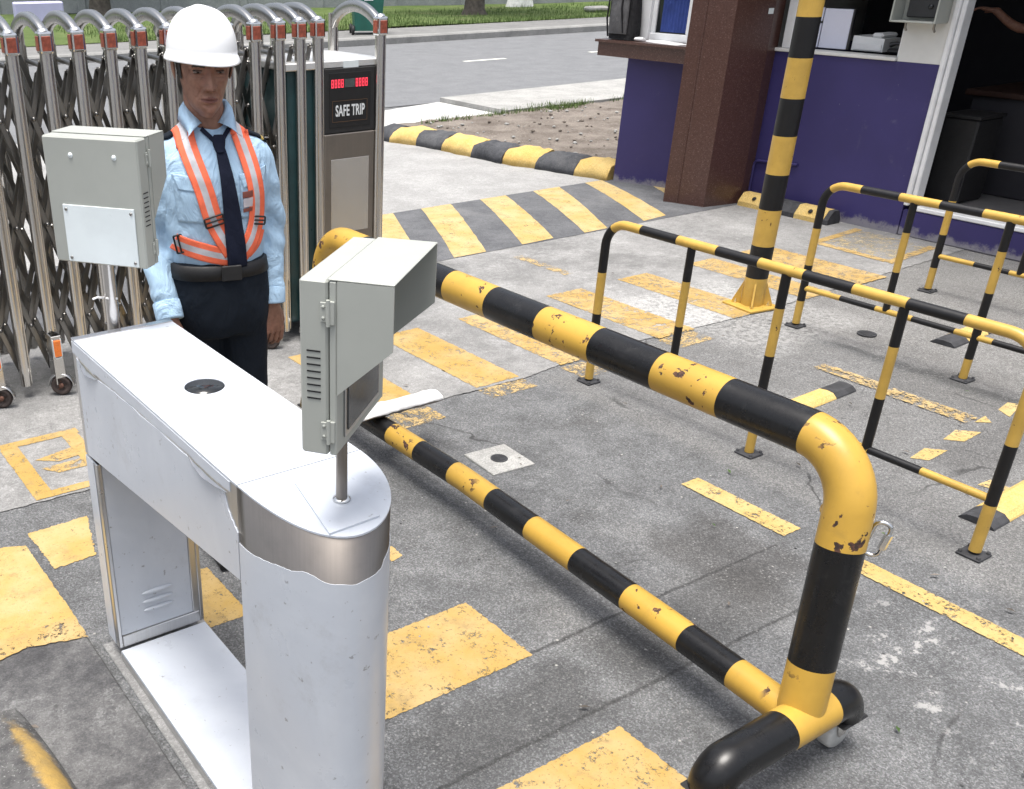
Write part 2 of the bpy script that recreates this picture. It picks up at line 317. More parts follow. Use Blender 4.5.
def mat_lawn():
    n = NT('lawn', .9, 0, .2)
    c = n.mix(n.ss(n.noise(1.2, 8, .7), .35, .7), (.08,.125,.035), (.14,.18,.065))
    c = n.mix(n.ss(n.noise(.5, 6, .7), .56, .7), c, (.17,.16,.09)); c = n.mix(n.ss(n.noise(30, 4, .7), .5, .65), c, (.045,.09,.018))
    n.set('Base Color', c); n.bump(n.noise(40, 5), .8, .05); return n.m
M['lawn'] = mat_lawn()

# ------------------------------------------------------------------ geometry helpers
class G:
    def __init__(s): s.v = []; s.f = []; s.m = []; s.s = []
    def add(s, v, f, m=0, sm=False):
        o = len(s.v); s.v += [tuple(p) for p in v]
        for i, q in enumerate(f):
            s.f.append([o+k for k in q]); s.m.append(m[i] if isinstance(m, (list, tuple)) else m); s.s.append(sm)
        return s
    def box(s, lo, hi, m=0, bev=.004, rz=0, piv=None, rot=None, seg=1):
        lo = Vector(lo); hi = Vector(hi); bm = bmesh.new(); bmesh.ops.create_cube(bm, size=1)
        d = hi-lo
        for v in bm.verts: v.co = Vector((v.co.x*d.x, v.co.y*d.y, v.co.z*d.z))
        bev = min(bev, min(abs(x) for x in d)*.45)
        if bev > 0: bmesh.ops.bevel(bm, geom=list(bm.edges), offset=bev, segments=seg, affect='EDGES', profile=.5)
        c = (lo+hi)/2; mt = rot or Matrix.Rotation(rz, 3, 'Z'); p = Vector(piv) if piv is not None else c
        bm.verts.index_update()
        vs = [p+mt@(v.co+c-p) for v in bm.verts]; fs = [[v.index for v in f.verts] for f in bm.faces]
        s.add(vs, fs, m); bm.free(); return s
    def loft(s, rings, m=0, sm=True, cap=True, closed=True):
        n = len(rings[0]); v = [p for r in rings for p in r]; f = []; k = len(rings); mm = []
        for i in range(k-1):
            for j in range(n if closed else n-1):
                a = i*n+j; b = i*n+(j+1) % n; f.append([a, b, b+n, a+n]); mm.append(m(i) if callable(m) else m)
        s.add(v, f, mm, sm)
        if cap and closed:
            for i, r in ((0, rings[0]), (k-1, rings[-1])):
                s.add(r, [list(range(n))[::-1] if i == 0 else list(range(n))], m(min(i, k-2)) if callable(m) else m, False)
        return s
    def tube(s, pts, r, m=0, seg=20, bands=None, cap=True, sm=True, flat=None, up=None):
        P = [Vector(p) for p in pts]; L = [0.]
        for a, b in zip(P, P[1:]): L.append(L[-1]+(b-a).length)
        if bands:                       # bands = [(end_length, mat), ...]
            cuts = sorted(set(L+[b for b, _ in bands if 0 < b < L[-1]])); Q = []
            rr = []
            for c in cuts:
                i = max(k for k in range(len(L)) if L[k] <= c+1e-9); i = min(i, len(P)-2); t = (c-L[i])/(L[i+1]-L[i]); Q.append(P[i].lerp(P[i+1], t))
            def mf(i):
                c = (cuts[i]+cuts[i+1])/2
                for e, mm in bands:
                    if c < e: return mm
                return bands[-1][1]
            P = Q
        else: mf = m
        rad = r if callable(r) else (lambda i: r[i] if isinstance(r, (list, tuple)) else r)
        T = []
        for i in range(len(P)):
            a = P[max(i-1, 0)]; b = P[min(i+1, len(P)-1)]; T.append((b-a).normalized())
        u = Vector(up) if up else (Vector((0,0,1)) if abs(T[0].z) < .9 else Vector((1,0,0)))
        u = (u-T[0]*u.dot(T[0])).normalized(); rings = []
        for i, p in enumerate(P):
            u = (u-T[i]*u.dot(T[i])).normalized(); w = T[i].cross(u)
            # mitre so that corners keep their width
            k = 1.
            rr = rad(i); fx, fy = flat or (1, 1)
            rings.append([p+(u*math.cos(2*PI*j/seg)*fx+w*math.sin(2*PI*j/seg)*fy)*rr*k for j in range(seg)])
        return s.loft(rings, mf, sm, cap)
    def lathe(s, prof, c=(0,0,0), seg=28, m=0, axis='z', rot=None, sm=True):
        c = Vector(c); rings = []
        for r, z in prof:
            ring = []
            for j in range(seg):
                a = 2*PI*j/seg; p = Vector((r*math.cos(a), r*math.sin(a), z))
                if axis == 'x': p = Vector((z, p.x, p.y))
                if axis == 'y': p = Vector((p.y, z, p.x))
                if rot: p = rot@p
                ring.append(c+p)
            rings.append(ring)
        return s.loft(rings, m, sm, True)
    def prism(s, poly, lo, hi, axis='x', m=0, sm=False):
        def p3(a, b, t): return {'x': (t, a, b), 'y': (a, t, b), 'z': (a, b, t)}[axis]
        n = len(poly); v = [p3(a, b, lo) for a, b in poly]+[p3(a, b, hi) for a, b in poly]
        f = [[i, (i+1) % n, n+(i+1) % n, n+i] for i in range(n)]+[list(range(n))[::-1], [n+i for i in range(n)]]
        return s.add(v, f, m, sm)
    def xf(s, mt):
        s.v = [tuple(mt@Vector(p)) for p in s.v]; return s
    def build(s, name, mats, parent=None, autosm=True, fix=True):
        me = bpy.data.meshes.new(name); me.from_pydata(s.v, [], s.f); 
        mats = mats if isinstance(mats, (list, tuple)) else [mats]
        for x in mats: me.materials.append(M[x] if isinstance(x, str) else x)
        me.polygons.foreach_set('material_index', s.m); me.polygons.foreach_set('use_smooth', s.s)
        if fix:
            bm = bmesh.new(); bm.from_mesh(me); bmesh.ops.recalc_face_normals(bm, faces=bm.faces); bm.to_mesh(me); bm.free()
        me.update(); o = bpy.data.objects.new(name, me); COL.objects.link(o)
        if parent: o.parent = parent
        return o

def thing(name, label, cat, loc=(0,0,0), rz=0, group=None):
    o = bpy.data.objects.new(name, None); COL.objects.link(o); o.location = loc; o.rotation_euler = (0,0,rz); o.empty_display_size = .1
    return tag(o, label, cat, group)
def tag(o, label, cat, group=None):
    o['label'] = label; o['category'] = cat
    if group: o['group'] = group
    return o
def struct(o): o['kind'] = 'structure'; return o
def fillet(pts, rad, n=8):
    P = [Vector(p) for p in pts]; out = [P[0]]
    for i in range(1, len(P)-1):
        a = (P[i-1]-P[i]).normalized(); b = (P[i+1]-P[i]).normalized(); ang = a.angle(b); r_ = rad[i-1] if isinstance(rad, (list, tuple)) else rad
        t = r_/math.tan(ang/2); s = P[i]+a*t; e = P[i]+b*t; c = P[i]+(a+b).normalized()*(r_/math.sin(ang/2))
        va = s-c; vb = e-c; tot = va.angle(vb); ax = va.cross(vb).normalized()
        for k in range(n+1): out.append(c+Matrix.Rotation(tot*k/n, 3, ax)@va)
    out.append(P[-1]); return out
def sheet(name, polys, z, m, jit=.006, step=.03):
    if step < 1: jit *= .3; step *= .4
    g = G()
    for poly in polys:
        pts = []
        for a, b in zip(poly, poly[1:]+poly[:1]):
            L = math.dist(a, b); k = max(1, int(L/step))
            for i in range(k):
                t = i/k; j = (0 if i == 0 else jit)
                pts.append((a[0]+(b[0]-a[0])*t+random.uniform(-j, j), a[1]+(b[1]-a[1])*t+random.uniform(-j, j), z))
        bm = bmesh.new(); vs = [bm.verts.new(p) for p in pts]; f = bm.faces.new(vs); bmesh.ops.triangulate(bm, faces=[f]); bm.verts.index_update()
        g.add([v.co for v in bm.verts], [[v.index for v in f.verts] for f in bm.faces]); bm.free()
    o = g.build(name, m)
    if o.data.polygons and o.data.polygons[0].normal.z < 0: o.data.flip_normals()
    return struct(o)
def rectp(x0, x1, y0, y1): return [(x0,y0),(x1,y0),(x1,y1),(x0,y1)]
def text(name, body, size, m, parent, loc, rot, ext=.001, sx=1., bold=0.):
    cu = bpy.data.curves.new(name, 'FONT'); cu.body = body; cu.size = size; cu.extrude = ext; cu.align_x = 'CENTER'; cu.align_y = 'CENTER'; cu.offset = bold; cu.space_character = 1.05
    o = bpy.data.objects.new(name, cu); COL.objects.link(o)
    dg = bpy.context.evaluated_depsgraph_get(); me = bpy.data.meshes.new_from_object(o.evaluated_get(dg))
    bpy.data.objects.remove(o); o = bpy.data.objects.new(name, me); COL.objects.link(o); me.materials.clear(); me.materials.append(M[m])
    o.parent = parent; o.location = loc; o.rotation_euler = rot; o.scale = (sx,1,1); return o
def remesh(o, vox, it=4, fac=.5, sub=0):
    md = o.modifiers.new('r', 'REMESH'); md.mode = 'VOXEL'; md.voxel_size = vox; md.use_smooth_shade = True
    sm = o.modifiers.new('s', 'SMOOTH'); sm.iterations = it; sm.factor = fac
    dg = bpy.context.evaluated_depsgraph_get(); me = bpy.data.meshes.new_from_object(o.evaluated_get(dg))
    old = o.data; ms = list(old.materials); o.modifiers.clear(); o.data = me
    me.materials.clear()
    for x in ms: me.materials.append(x)
    me.polygons.foreach_set('use_smooth', [True]*len(me.polygons)); me.polygons.foreach_set('material_index', [0]*len(me.polygons))
    return o
def copy_tree(o, parent=None):
    c = o.copy(); COL.objects.link(c)
    if parent: c.parent = parent
    for ch in list(o.children): copy_tree(ch, c)
    return c

# ================================================================== SETTING
def plane(name, x0, x1, y0, y1, z, m): 
    g = G(); g.add([(x0,y0,z),(x1,y0,z),(x1,y1,z),(x0,y1,z)], [[0,1,2,3]]); return struct(g.build(name, m))
plane('ground', -150, 250, -60, 300, 0, 'asphalt')
sheet('concrete_slab', [[(-6,3.44),(.66,3.44),(2.35,3.40),(3.25,3.38),(3.8,3.46),(5.0,3.40),(7.4,3.5),(7.4,5.25),(-6,5.25)]], .004, 'slab', .014, .06)
sheet('driveway', [[(-8,6.55),(7.0,6.55),(6.75,9.4),(6.55,9.9),(6.6,10.9),(7.0,11.5),(-8,11.5)]], .004, 'drive', .01, .1)
sheet('road', [[(-60,11.45),(160,11.45),(160,19.4),(-60,19.4)]], .008, 'road', 0, 400)
sheet('road_lane_marking', [rectp(12.6+k*3.2, 13.6+k*3.2, 15.48, 15.60) for k in range(-5, 12)], .012, 'markwhite', .01, .1)
g = G(); g.prism([(8.85,10.02),(16,10.2),(40,10.6),(40,12.0),(12.66,11.62),(8.9,11.45)], .0, .07, 'z'); struct(g.build('pavement', 'walk'))
sheet('pavement_apron', [[(6.45,9.95),(7.4,9.86),(8.84,10.02),(8.89,11.45),(7.75,11.2),(6.7,10.9)]], .012, 'apron', .02, .1)
g = G(); g.box((-60,19.4,-.1), (160,19.75,.16), 0, .03); struct(g.build('far_kerb', 'farkerb'))
plane('far_pavement', -60, 160, 19.75, 21.65, .15, 'farwalk')
g = G(); nx, ny = 90, 40
vs = [(-60+220*i/nx, 21.6+60*(j/ny)**1.6, .17+.05*noise.noise((i*.7, j*.6, 0))+.0*j) for j in range(ny+1) for i in range(nx+1)]
g.add(vs, [[j*(nx+1)+i, j*(nx+1)+i+1, (j+1)*(nx+1)+i+1, (j+1)*(nx+1)+i] for j in range(ny) for i in range(nx)], 0, True); struct(g.build('lawn', 'lawn'))
g = G()
for k in range(9000):
    x = random.uniform(8, 34); y = 21.6+random.random()**2*5; h = random.uniform(.05, .13); a = random.uniform(0, PI); w = .012
    dx, dy = math.cos(a)*w, math.sin(a)*w; lx, ly = random.uniform(-.04,.04), random.uniform(-.04,.04)
    g.add([(x-dx,y-dy,.15),(x+dx,y+dy,.15),(x+lx,y+ly,.17+h)], [[0,1,2]])
o = g.build('grass', 'grass', fix=False); o['kind'] = 'stuff'
# soil bed with stones
g = G(); nx, ny = 50, 40
X0, X1, Y0, Y1 = 7.13, 12.6, 6.46, 10.05
vs = [(X0+(X1-X0)*i/nx, Y0+(Y1-Y0)*j/ny, .045+.02*noise.noise((i*.5, j*.5, 3))+.01*noise.noise((i*1.7, j*1.7, 1))) for j in range(ny+1) for i in range(nx+1)]
g.add(vs, [[j*(nx+1)+i, j*(nx+1)+i+1, (j+1)*(nx+1)+i+1, (j+1)*(nx+1)+i] for j in range(ny) for i in range(nx)], 0, True); struct(g.build('soil_bed', 'dirt'))
def pebble_field(name, n, xr, yr, smin, smax, m, z=.0, clip=None):
    g = G()
    for k in range(n):
        x = random.uniform(*xr); y = random.uniform(*yr)
        if clip and clip(x, y): continue
        r_ = random.uniform(smin, smax); bm = bmesh.new(); bmesh.ops.create_icosphere(bm, subdivisions=1, radius=r_)
        q = Matrix.Rotation(random.uniform(0, 6), 3, 'Z')
        for v in bm.verts: v.co = q@Vector((v.co.x*random.uniform(.8,1.4), v.co.y*random.uniform(.7,1.1), v.co.z*.6))
        g.add([(v.co.x+x, v.co.y+y, v.co.z+z+r_*.3) for v in bm.verts], [[v.index for v in f.verts] for f in bm.faces], random.randint(0, len(m)-1)); bm.free()
    o = g.build(name, m); o['kind'] = 'stuff'; return o
pebble_field('stones', 260, (7.2, 11.5), (6.6, 9.95), .006, .03, ['stone', 'dirt', 'dirt', 'walk'], .05)
pebble_field('gravel', 240, (.05, 5.2), (.2, 4.8), .0015, .005, ['stone', 'asphalt', 'walk'], .002)
g = G()
for k in range(900):
    t = abs(random.choice((.12,.35,.5,.55,.6,.62,.9))+random.gauss(0,.05)); x = 7.3+t*4.2; y = 9.86+t*.2+random.gauss(0, .035)*(1+2*(abs(t-.55) < .08)); a = random.uniform(0, PI); h = random.uniform(.02, .09)
    dx, dy = math.cos(a)*.006, math.sin(a)*.006; lx, ly = random.uniform(-.04,.04), random.uniform(-.04,.04)
    g.add([(x-dx,y-dy,.04),(x+dx,y+dy,.04),(x+lx,y+ly,.05+h)], [[0,1,2]])
o = g.build('weeds', 'grass', fix=False); o['kind'] = 'stuff'

g = G()
for k in range(70):
    x = random.uniform(.2, 5.5); y = random.uniform(.3, 5.0); a = random.uniform(0, 6.28); L_ = random.uniform(.006, .018); w = L_*.35
    q = Matrix.Rotation(a, 3, 'Z'); g.add([Vector((x,y,.0115))+q@Vector(p) for p in ((-L_,0,.0),(0,-w,.004),(L_,0,.002),(0,w,.003))], [[0,1,2,3]], random.randint(0, 2))
o = g.build('leaf_litter', ['bark','leaf','dirt'], fix=False); o['kind'] = 'stuff'
# flat speed hump with diagonal stripes
g = G(); ys = np.linspace(5.25, 6.55, 14); hz = lambda y: .006+.016*math.sin(PI*(y-5.25)/1.3)**.8
xs = [-8, 7.35]
vs = [(x, y, hz(y)) for y in ys for x in xs]; g.add(vs, [[2*i, 2*i+1, 2*i+3, 2*i+2] for i in range(13)], 0, True); struct(g.build('speed_hump', 'humpdark'))
def hump_stripe(p):   # quad (upper left, upper right, lower right, lower left) draped over the hump
    g = G(); a, b, c, d = [Vector((*q, 0)) for q in p]; n = 16; nxs = 6; v = []
    for i in range(n+1):
        l = a.lerp(d, i/n); r_ = b.lerp(c, i/n)
        for j in range(nxs+1):
            q = l.lerp(r_, j/nxs); jx = random.uniform(-.004, .004) if j in (0, nxs) else 0
            v.append((q.x+jx, q.y, hz(min(6.55, max(5.25, q.y)))+.002))
    g.add(v, [[i*(nxs+1)+j, i*(nxs+1)+j+1, (i+1)*(nxs+1)+j+1, (i+1)*(nxs+1)+j] for i in range(n) for j in range(nxs)]); 
    return g
hs_ = G()
for q in ([(4.94,6.54),(5.25,6.545),(4.55,5.255),(4.27,5.255)], [(5.56,6.54),(5.84,6.54),(5.2,5.27),(4.89,5.26)], [(6.15,6.54),(6.46,6.545),(5.74,5.265),(5.50,5.26)],
          [(6.77,6.54),(6.98,6.54),(6.42,5.3),(6.14,5.27)], [(4.36,6.54),(4.66,6.54),(4.0,5.26),(3.7,5.26)], [(3.75,6.54),(4.05,6.54),(3.4,5.26),(3.1,5.26)], [(3.15,6.54),(3.45,6.54),(2.8,5.26),(2.5,5.26)], [(7.17,6.17),(7.3,6.1),(7.15,5.7),(6.98,5.8)]):
    h_ = hump_stripe(q); hs_.add(h_.v, h_.f)
struct(hs_.build('speed_hump_stripes', 'markhump', fix=False))

# painted markings (ground at z = 0, slab at 4 mm)
sheet('crossing_bars', [rectp(1.02,1.785,1.72,2.04), rectp(1.12,1.775,1.0,1.36), rectp(.93,1.16,2.36,2.68), rectp(1.2,1.75,.32,.66), [(1.72,2.37),(1.775,2.38),(1.78,2.45),(1.73,2.45)]], .002, 'mark', .010, .022)
sheet('crossing_bar_worn', [[(.70,3.23),(.93,3.24),(.86,2.96),(.71,2.95)]], .0025, 'marknew', .014, .02)
sheet('lane_bars', [rectp(x, x+w, 3.405, y1) for x, w, y1 in ((2.38,.26,4.25),(2.95,.27,4.25),(1.8,.25,4.25))], .006, 'mark', .012, .03)
sheet('lane_bars_worn', [rectp(x, x+w, 3.405, y1) for x, w, y1 in ((3.5,.17,4.25),(4.22,.29,4.29),(4.84,.27,4.3),(5.5,.25,4.3),(6.0,.33,4.3))], .006, 'markworn', .014, .03)
sheet('lane_bars_faded', [rectp(2.94,3.22,3.27,3.40), rectp(2.36,2.62,3.22,3.40), rectp(3.48,3.66,3.22,3.385), rectp(4.2,4.48,3.25,3.40)], .0025, 'markfaint', .012, .02)
sheet('box_marking', [[(6.65,3.58),(7.27,3.64),(7.28,4.2),(6.68,4.14)], ], .0065, 'markghost', .01, .04)
sheet('box_marking_outline', [[(6.63,3.56),(7.28,3.62),(7.28,3.68),(6.65,3.62)], [(6.63,3.62),(6.70,3.62),(6.73,4.14),(6.66,4.14)], [(6.66,4.14),(7.3,4.2),(7.3,4.26),(6.66,4.2)]], .0075, 'markworn', .006, .04)
sheet('parking_box_marking', [rectp(.805,1.15,3.955,4.01), rectp(.80,.875,3.45,3.955), rectp(.875,1.12,3.45,3.50), rectp(1.07,1.14,3.5,3.955)], .0065, 'mark', .006, .02)
sheet('parking_box_glyph', [[(.90,3.79),(1.07,3.83),(1.07,3.74),(.98,3.73)], [(.90,3.70),(1.07,3.71),(1.07,3.63),(.95,3.63)]], .0065, 'markworn', .006, .02)
sheet('edge_line', [rectp(3.015,3.115,1.75,2.215), rectp(3.025,3.115,-.5,1.52)], .004, 'markpale', .006, .02)
sheet('edge_line_far', [rectp(4.62,4.70,4.55,5.05), rectp(4.53,4.64,1.925,2.33), rectp(4.55,4.65,2.36,2.7)], .0065, 'markfaint', .006, .03)
sheet('hatch_marking', [[(4.0,1.865),(4.14,1.885),(4.2,1.82),(4.045,1.81)], [(4.29,1.89),(4.43,1.915),(4.5,1.84),(4.345,1.83)], [(4.58,1.915),(4.69,1.925),(4.64,1.87)], [(4.81,1.93),(4.93,1.95),(4.96,1.9),(4.77,1.86)], [(4.0,1.59),(4.085,1.585),(4.08,1.5),(4.02,1.5)]], .0025, 'markpale', .004, .02)
# low kerb strip beside the turnstile
g = G(); g.box((-1.5,-3,-.02), (.672,2.64,.012), 0, .006); struct(g.build('kerb_strip', 'edgeconc'))
sheet('kerb_strip_band', [[(.2,3.2),(.60,3.18),(.668,3.15),(.672,2.9),(.676,2.64),(.2,2.63)]], .005, 'marknew', .008, .03)
sheet('kerb_strip_step', [[(.2,2.63),(.672,2.63),(.672,2.5),(.5,2.55),(.2,2.48)]], .0165, 'markworn', .012, .03)
prof = [(.44,.0),(.436,.015),(.425,.035),(.412,.058),(.40,.075),(.383,.09),(.365,.098),(.345,.101),(.32,.102),(.0,.10),(0,0)]
g = G(); n_ = 120; rings = []
for i in range(n_+1):
    y = 2.30-3.2*i/n_; k = min(1, (i+.4)/18)**.6
    rings.append([(.0+(x+.01*noise.noise((y*3, x*7, 0)))*(1 if x < .2 else (.86+.14*k)), y, z*k+.012) for x, z in prof])
g.loft(rings, lambda i: 0, True); 
struct(g.build('kerb_nose', 'nose'))
# square concrete drain surround and cover
dr = thing('drain_cover', 'small round drain cover in a pale square of concrete beside the low striped bar', 'drain', (2.545,2.765,.004), R(-4))
g = G(); g.box((-.105,-.105,-.01), (.105,.105,.004), 0, .003); g.build('surround', 'walk', dr)
g = G(); g.lathe([(.001,.004),(.036,.004),(.036,.0075),(.030,.0075),(.030,.006),(.001,.006)], seg=28); 
for k in range(-2, 3): g.box((-.024,k*.010-.002,.006), (.024,k*.010+.002,.0085), 0, .001)
g.build('lid', 'rubber', dr)
dr = thing('drain_cover', 'small round drain cover in the paving between the second and third guard rails', 'drain', (5.234,2.846,.004))
g = G(); g.lathe([(.001,.0),(.05,.0),(.05,.005),(.043,.005),(.043,.003),(.001,.003)], seg=28)
for k in range(-2, 3): g.box((-.034,k*.014-.003,.003), (.034,k*.014+.003,.006), 0, .001)
g.build('lid', 'rubber', dr)

# kerb with painted stones
fr = [(6.50,9.5),(6.525,9.25),(6.64,8.92),(6.69,8.54),(6.71,8.08),(6.74,7.65),(6.84,7.27),(6.92,6.85),(7.02,6.50)]
kb = thing('painted_kerb', 'rough kerb painted in black and yellow blocks along the bare soil bed', 'kerb')
prof = [(0,0),(.01,.07),(.05,.125),(.12,.15),(.25,.155),(.34,.13),(.385,.07),(.39,0)]
for i in range(len(fr)-1):
    g = G(); rings = []
    for j in range(21):
        t = j/20; x = fr[i][0]+(fr[i+1][0]-fr[i][0])*t; y = fr[i][1]+(fr[i+1][1]-fr[i][1])*t-(.004 if j == 20 else 0)
        e = 1-.12*(abs(t-.5)*2)**6
        rings.append([(x+px_+.04*noise.noise((px_*6, y*5, i)), y+.2*px_, pz*e+.03*noise.noise((px_*9, y*7, i+9))*(pz > 0)+.012*noise.noise((px_*30, y*25, i+4))*(pz > 0)) for px_, pz in prof])
    g.loft(rings, 0, True); g.build('kerb_stone', 'kerbk' if i % 2 == 0 else 'kerby', kb)

# ------------------------------------------------------------------ booth
bo = thing('guard_booth', 'purple and white guard booth with a brown granite corner column and dark doorway', 'booth')
XW = 7.40
g = G(); g.box((XW,4.0,0), (XW+.12,5.5,1.165), 0, 0)
g.build('lower_wall', 'purple', bo)
g = G(); g.prism([(7.03,6.45),(7.25,5.5),(7.45,5.5),(7.25,6.45)], 0, 1.055, 'z'); g.prism([(7.25,6.33),(7.25,6.45),(10.5,6.45),(10.5,6.33)], 0, 1.055, 'z'); g.build('lower_wall', 'purple', bo)
g = G(); g.box((XW,2.0,0), (XW+.12,4.0-.002,.19), 0, .01); g.box((XW,-1.5,0), (XW+.12,1.998,1.165), 0, 0); g.build('plinth', 'purple', bo)
g = G(); g.box((XW-.006,2.0,.191), (XW+.30,3.92,.222), 0, .006); g.build('door_sill', 'frame_w', bo)
g = G(); g.box((XW+.002,3.992,1.166), (XW+.12,4.31,2.6), 0, 0); g.box((XW+.002,4.312,2.2), (XW+.12,5.5,2.6), 0, 0); g.box((XW+.002,1.9,2.25), (XW+.12,3.99,2.6), 0, 0); g.box((XW+.002,-1.5,1.166), (XW+.12,1.9,2.6), 0, 0); g.build('upper_wall', 'white', bo)
g = G(); g.box((XW-.03,3.955,.222), (XW+.10,3.99,2.25), 0, .006); g.box((XW-.012,3.92,.222), (XW+.09,3.953,2.25), 0, .006); g.box((XW-.03,1.9,2.2), (XW+.1,3.92,2.25), 0, .006); g.build('door_frame', 'frame_w', bo)
g = G(); g.box((XW-.02,4.312,1.166), (XW+.12,5.32,1.19), 0, .004); wf = g.build('window_sill', 'white', bo)
wn_ = G()
wn_.box((XW+.01,5.19,1.191), (XW+.07,5.26,2.2), 0, .004); wn_.box((XW+.02,4.312,1.191), (XW+.06,4.33,2.2), 0, .003); wn_.box((XW+.01,4.33,2.15), (XW+.07,5.19,2.2), 0, .004); wn_.box((XW+.02,5.10,1.191), (XW+.045,5.13,2.15), 0, .003)
wo = wn_.build('window', 'frame_w', bo)
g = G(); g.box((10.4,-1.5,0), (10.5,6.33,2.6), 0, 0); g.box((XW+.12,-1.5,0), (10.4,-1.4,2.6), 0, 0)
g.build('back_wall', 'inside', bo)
g = G(); g.box((XW+.3,-1.4,.18), (10.4,6.33,.215), 0, 0); g.build('interior_floor', 'floorin', bo)
g = G(); g.box((6.9,-1.8,2.6), (10.8,6.9,2.85), 0, .01); g.build('roof', 'ceil', bo)
col = [(6.745,5.62),(6.795,5.53),(6.80,5.515),(6.80,5.505),(6.885,5.325),(7.27,5.275),(7.42,5.30),(7.42,5.75),(7.05,5.80)]
g = G(); g.prism(col, 0, 2.6, 'z'); cl_ = g.build('column', 'granite', bo)
g = G(); g.box((0,0,0), (.05,.002,.04), 0, 0); 
g.xf(Matrix.Translation((7.20,5.276,1.435))@Matrix.Rotation(R(-8), 4, 'Z')); st_ = g.build('sticker', 'plate', cl_)
G().tube([(6.797,5.522,0),(6.797,5.522,2.59)], .006, 0, 8).build('joint_bead', 'granite', cl_)
ct = G(); ct.prism([(6.93,6.72),(6.93,5.63),(7.3,5.6),(7.3,6.72)], 1.056, 1.165, 'z'); ct.prism([(6.905,6.74),(6.905,5.64),(7.3,5.62),(7.3,6.74)], 1.166, 1.186, 'z'); ct.build('counter', 'granite', bo)
# side window over the counter
sw = G(); XS = 7.10
sw.box((XS,6.34,1.188), (XS+.10,6.455,2.2), 0, .006); sw.box((XS+.02,5.93,1.188), (XS+.08,6.34,1.25), 0, .006); sw.box((XS+.03,6.295,1.25), (XS+.07,6.34,2.2), 0, .004); sw.box((XS+.02,5.92,1.25), (XS+.08,5.965,2.2), 0, .006); sw.box((XS+.02,5.80,1.188), (XS+.09,5.92,2.2), 0, .006); sw.box((XS,5.8,2.2), (XS+.12,6.455,2.6), 0, 0)
so_ = sw.build('side_window', 'frame_w', bo)
g = G(); g.box((XS+.045,5.966,1.252), (XS+.052,6.294,2.19), 0, 0); g.build('pane', 'glass', so_)
g = G(); rings = []
nn = 40; v = []
for i in range(nn+1):
    y = 5.975+.27*i/nn; v += [(XS+.036+.006*math.sin(i*1.3), y, 1.262), (XS+.036+.006*math.sin(i*1.3), y, 2.18)]
g.add(v, [[2*i, 2*i+2, 2*i+3, 2*i+1] for i in range(nn)], 0, True); g.build('curtain', 'blue', so_)
g = G(); g.box((7.25,6.34,1.056), (10.5,6.45,2.6), 0, 0); g.build('end_wall', 'white', bo)
g = G(); g.tube(fillet([(XW-.012,5.29,.02),(XW-.012,5.29,.335),(XW-.012,4.9,.36)], .04), .012, 0, 10); g.build('conduit', 'purple', bo)
def inside_thing(name, label, cat, gs, grp=None):
    t = thing(name, label, cat, (0,0,0), 0, grp)
    for nm, gg, m in gs: gg.build(nm, m, t)
    return t
inside_thing('display_board', 'pale lavender board with a dark edge leaning inside the booth window', 'board', [('panel', G().box((XW+.13,4.80,1.20), (XW+.15,5.03,1.475), 0, .004), 'board'), ('edge', G().box((XW+.128,4.785,1.20), (XW+.153,4.799,1.475), 0, .002), 'device')])
inside_thing('display_board', 'smaller pale board split by a dark line at the left of the booth window', 'board', [('panel', G().box((XW+.13,5.04,1.20), (XW+.15,5.19,1.37), 0, .004).box((XW+.13,5.04,1.385), (XW+.15,5.19,1.48), 0, .004), 'board')])
inside_thing('printer', 'low white printer standing inside the booth window beside the pale board', 'printer', [('body', G().prism([(4.53,1.20),(4.775,1.20),(4.775,1.30),(4.53,1.29)], XW+.16, XW+.36, 'x').box((XW+.16,4.55,1.292), (XW+.36,4.64,1.325), 0, .015), 'plastic_w'), ('paper_tray', G().box((XW+.152,4.54,1.205), (XW+.158,4.76,1.25), 0, .004), 'frame_w')])
inside_thing('desk_phone', 'dark desk phone with a coiled cord in the booth window corner', 'phone', [('base', G().box((XW+.16,4.36,1.195), (XW+.34,4.50,1.23), 0, .012), 'device'), ('handset', G().tube([(XW+.2,4.36,1.25),(XW+.2,4.40,1.262),(XW+.2,4.46,1.262),(XW+.2,4.50,1.25)], [.018,.013,.013,.018], 0, 12), 'device')])
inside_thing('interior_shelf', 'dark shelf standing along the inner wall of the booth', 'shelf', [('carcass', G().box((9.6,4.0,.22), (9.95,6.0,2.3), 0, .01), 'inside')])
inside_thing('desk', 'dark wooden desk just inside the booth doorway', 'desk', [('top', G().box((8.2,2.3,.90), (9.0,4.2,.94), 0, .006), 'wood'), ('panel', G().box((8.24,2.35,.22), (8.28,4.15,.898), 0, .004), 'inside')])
inside_thing('cabinet', 'dark grey cabinet standing just inside the door frame', 'cabinet', [('body', G().box((7.72,3.80,.22), (8.05,4.05,.80), 0, .012), 'gasket'), ('lid', G().box((7.71,3.79,.801), (8.06,4.06,.825), 0, .006), 'gasket')])  # near-black material carries the doorway shade in its colour
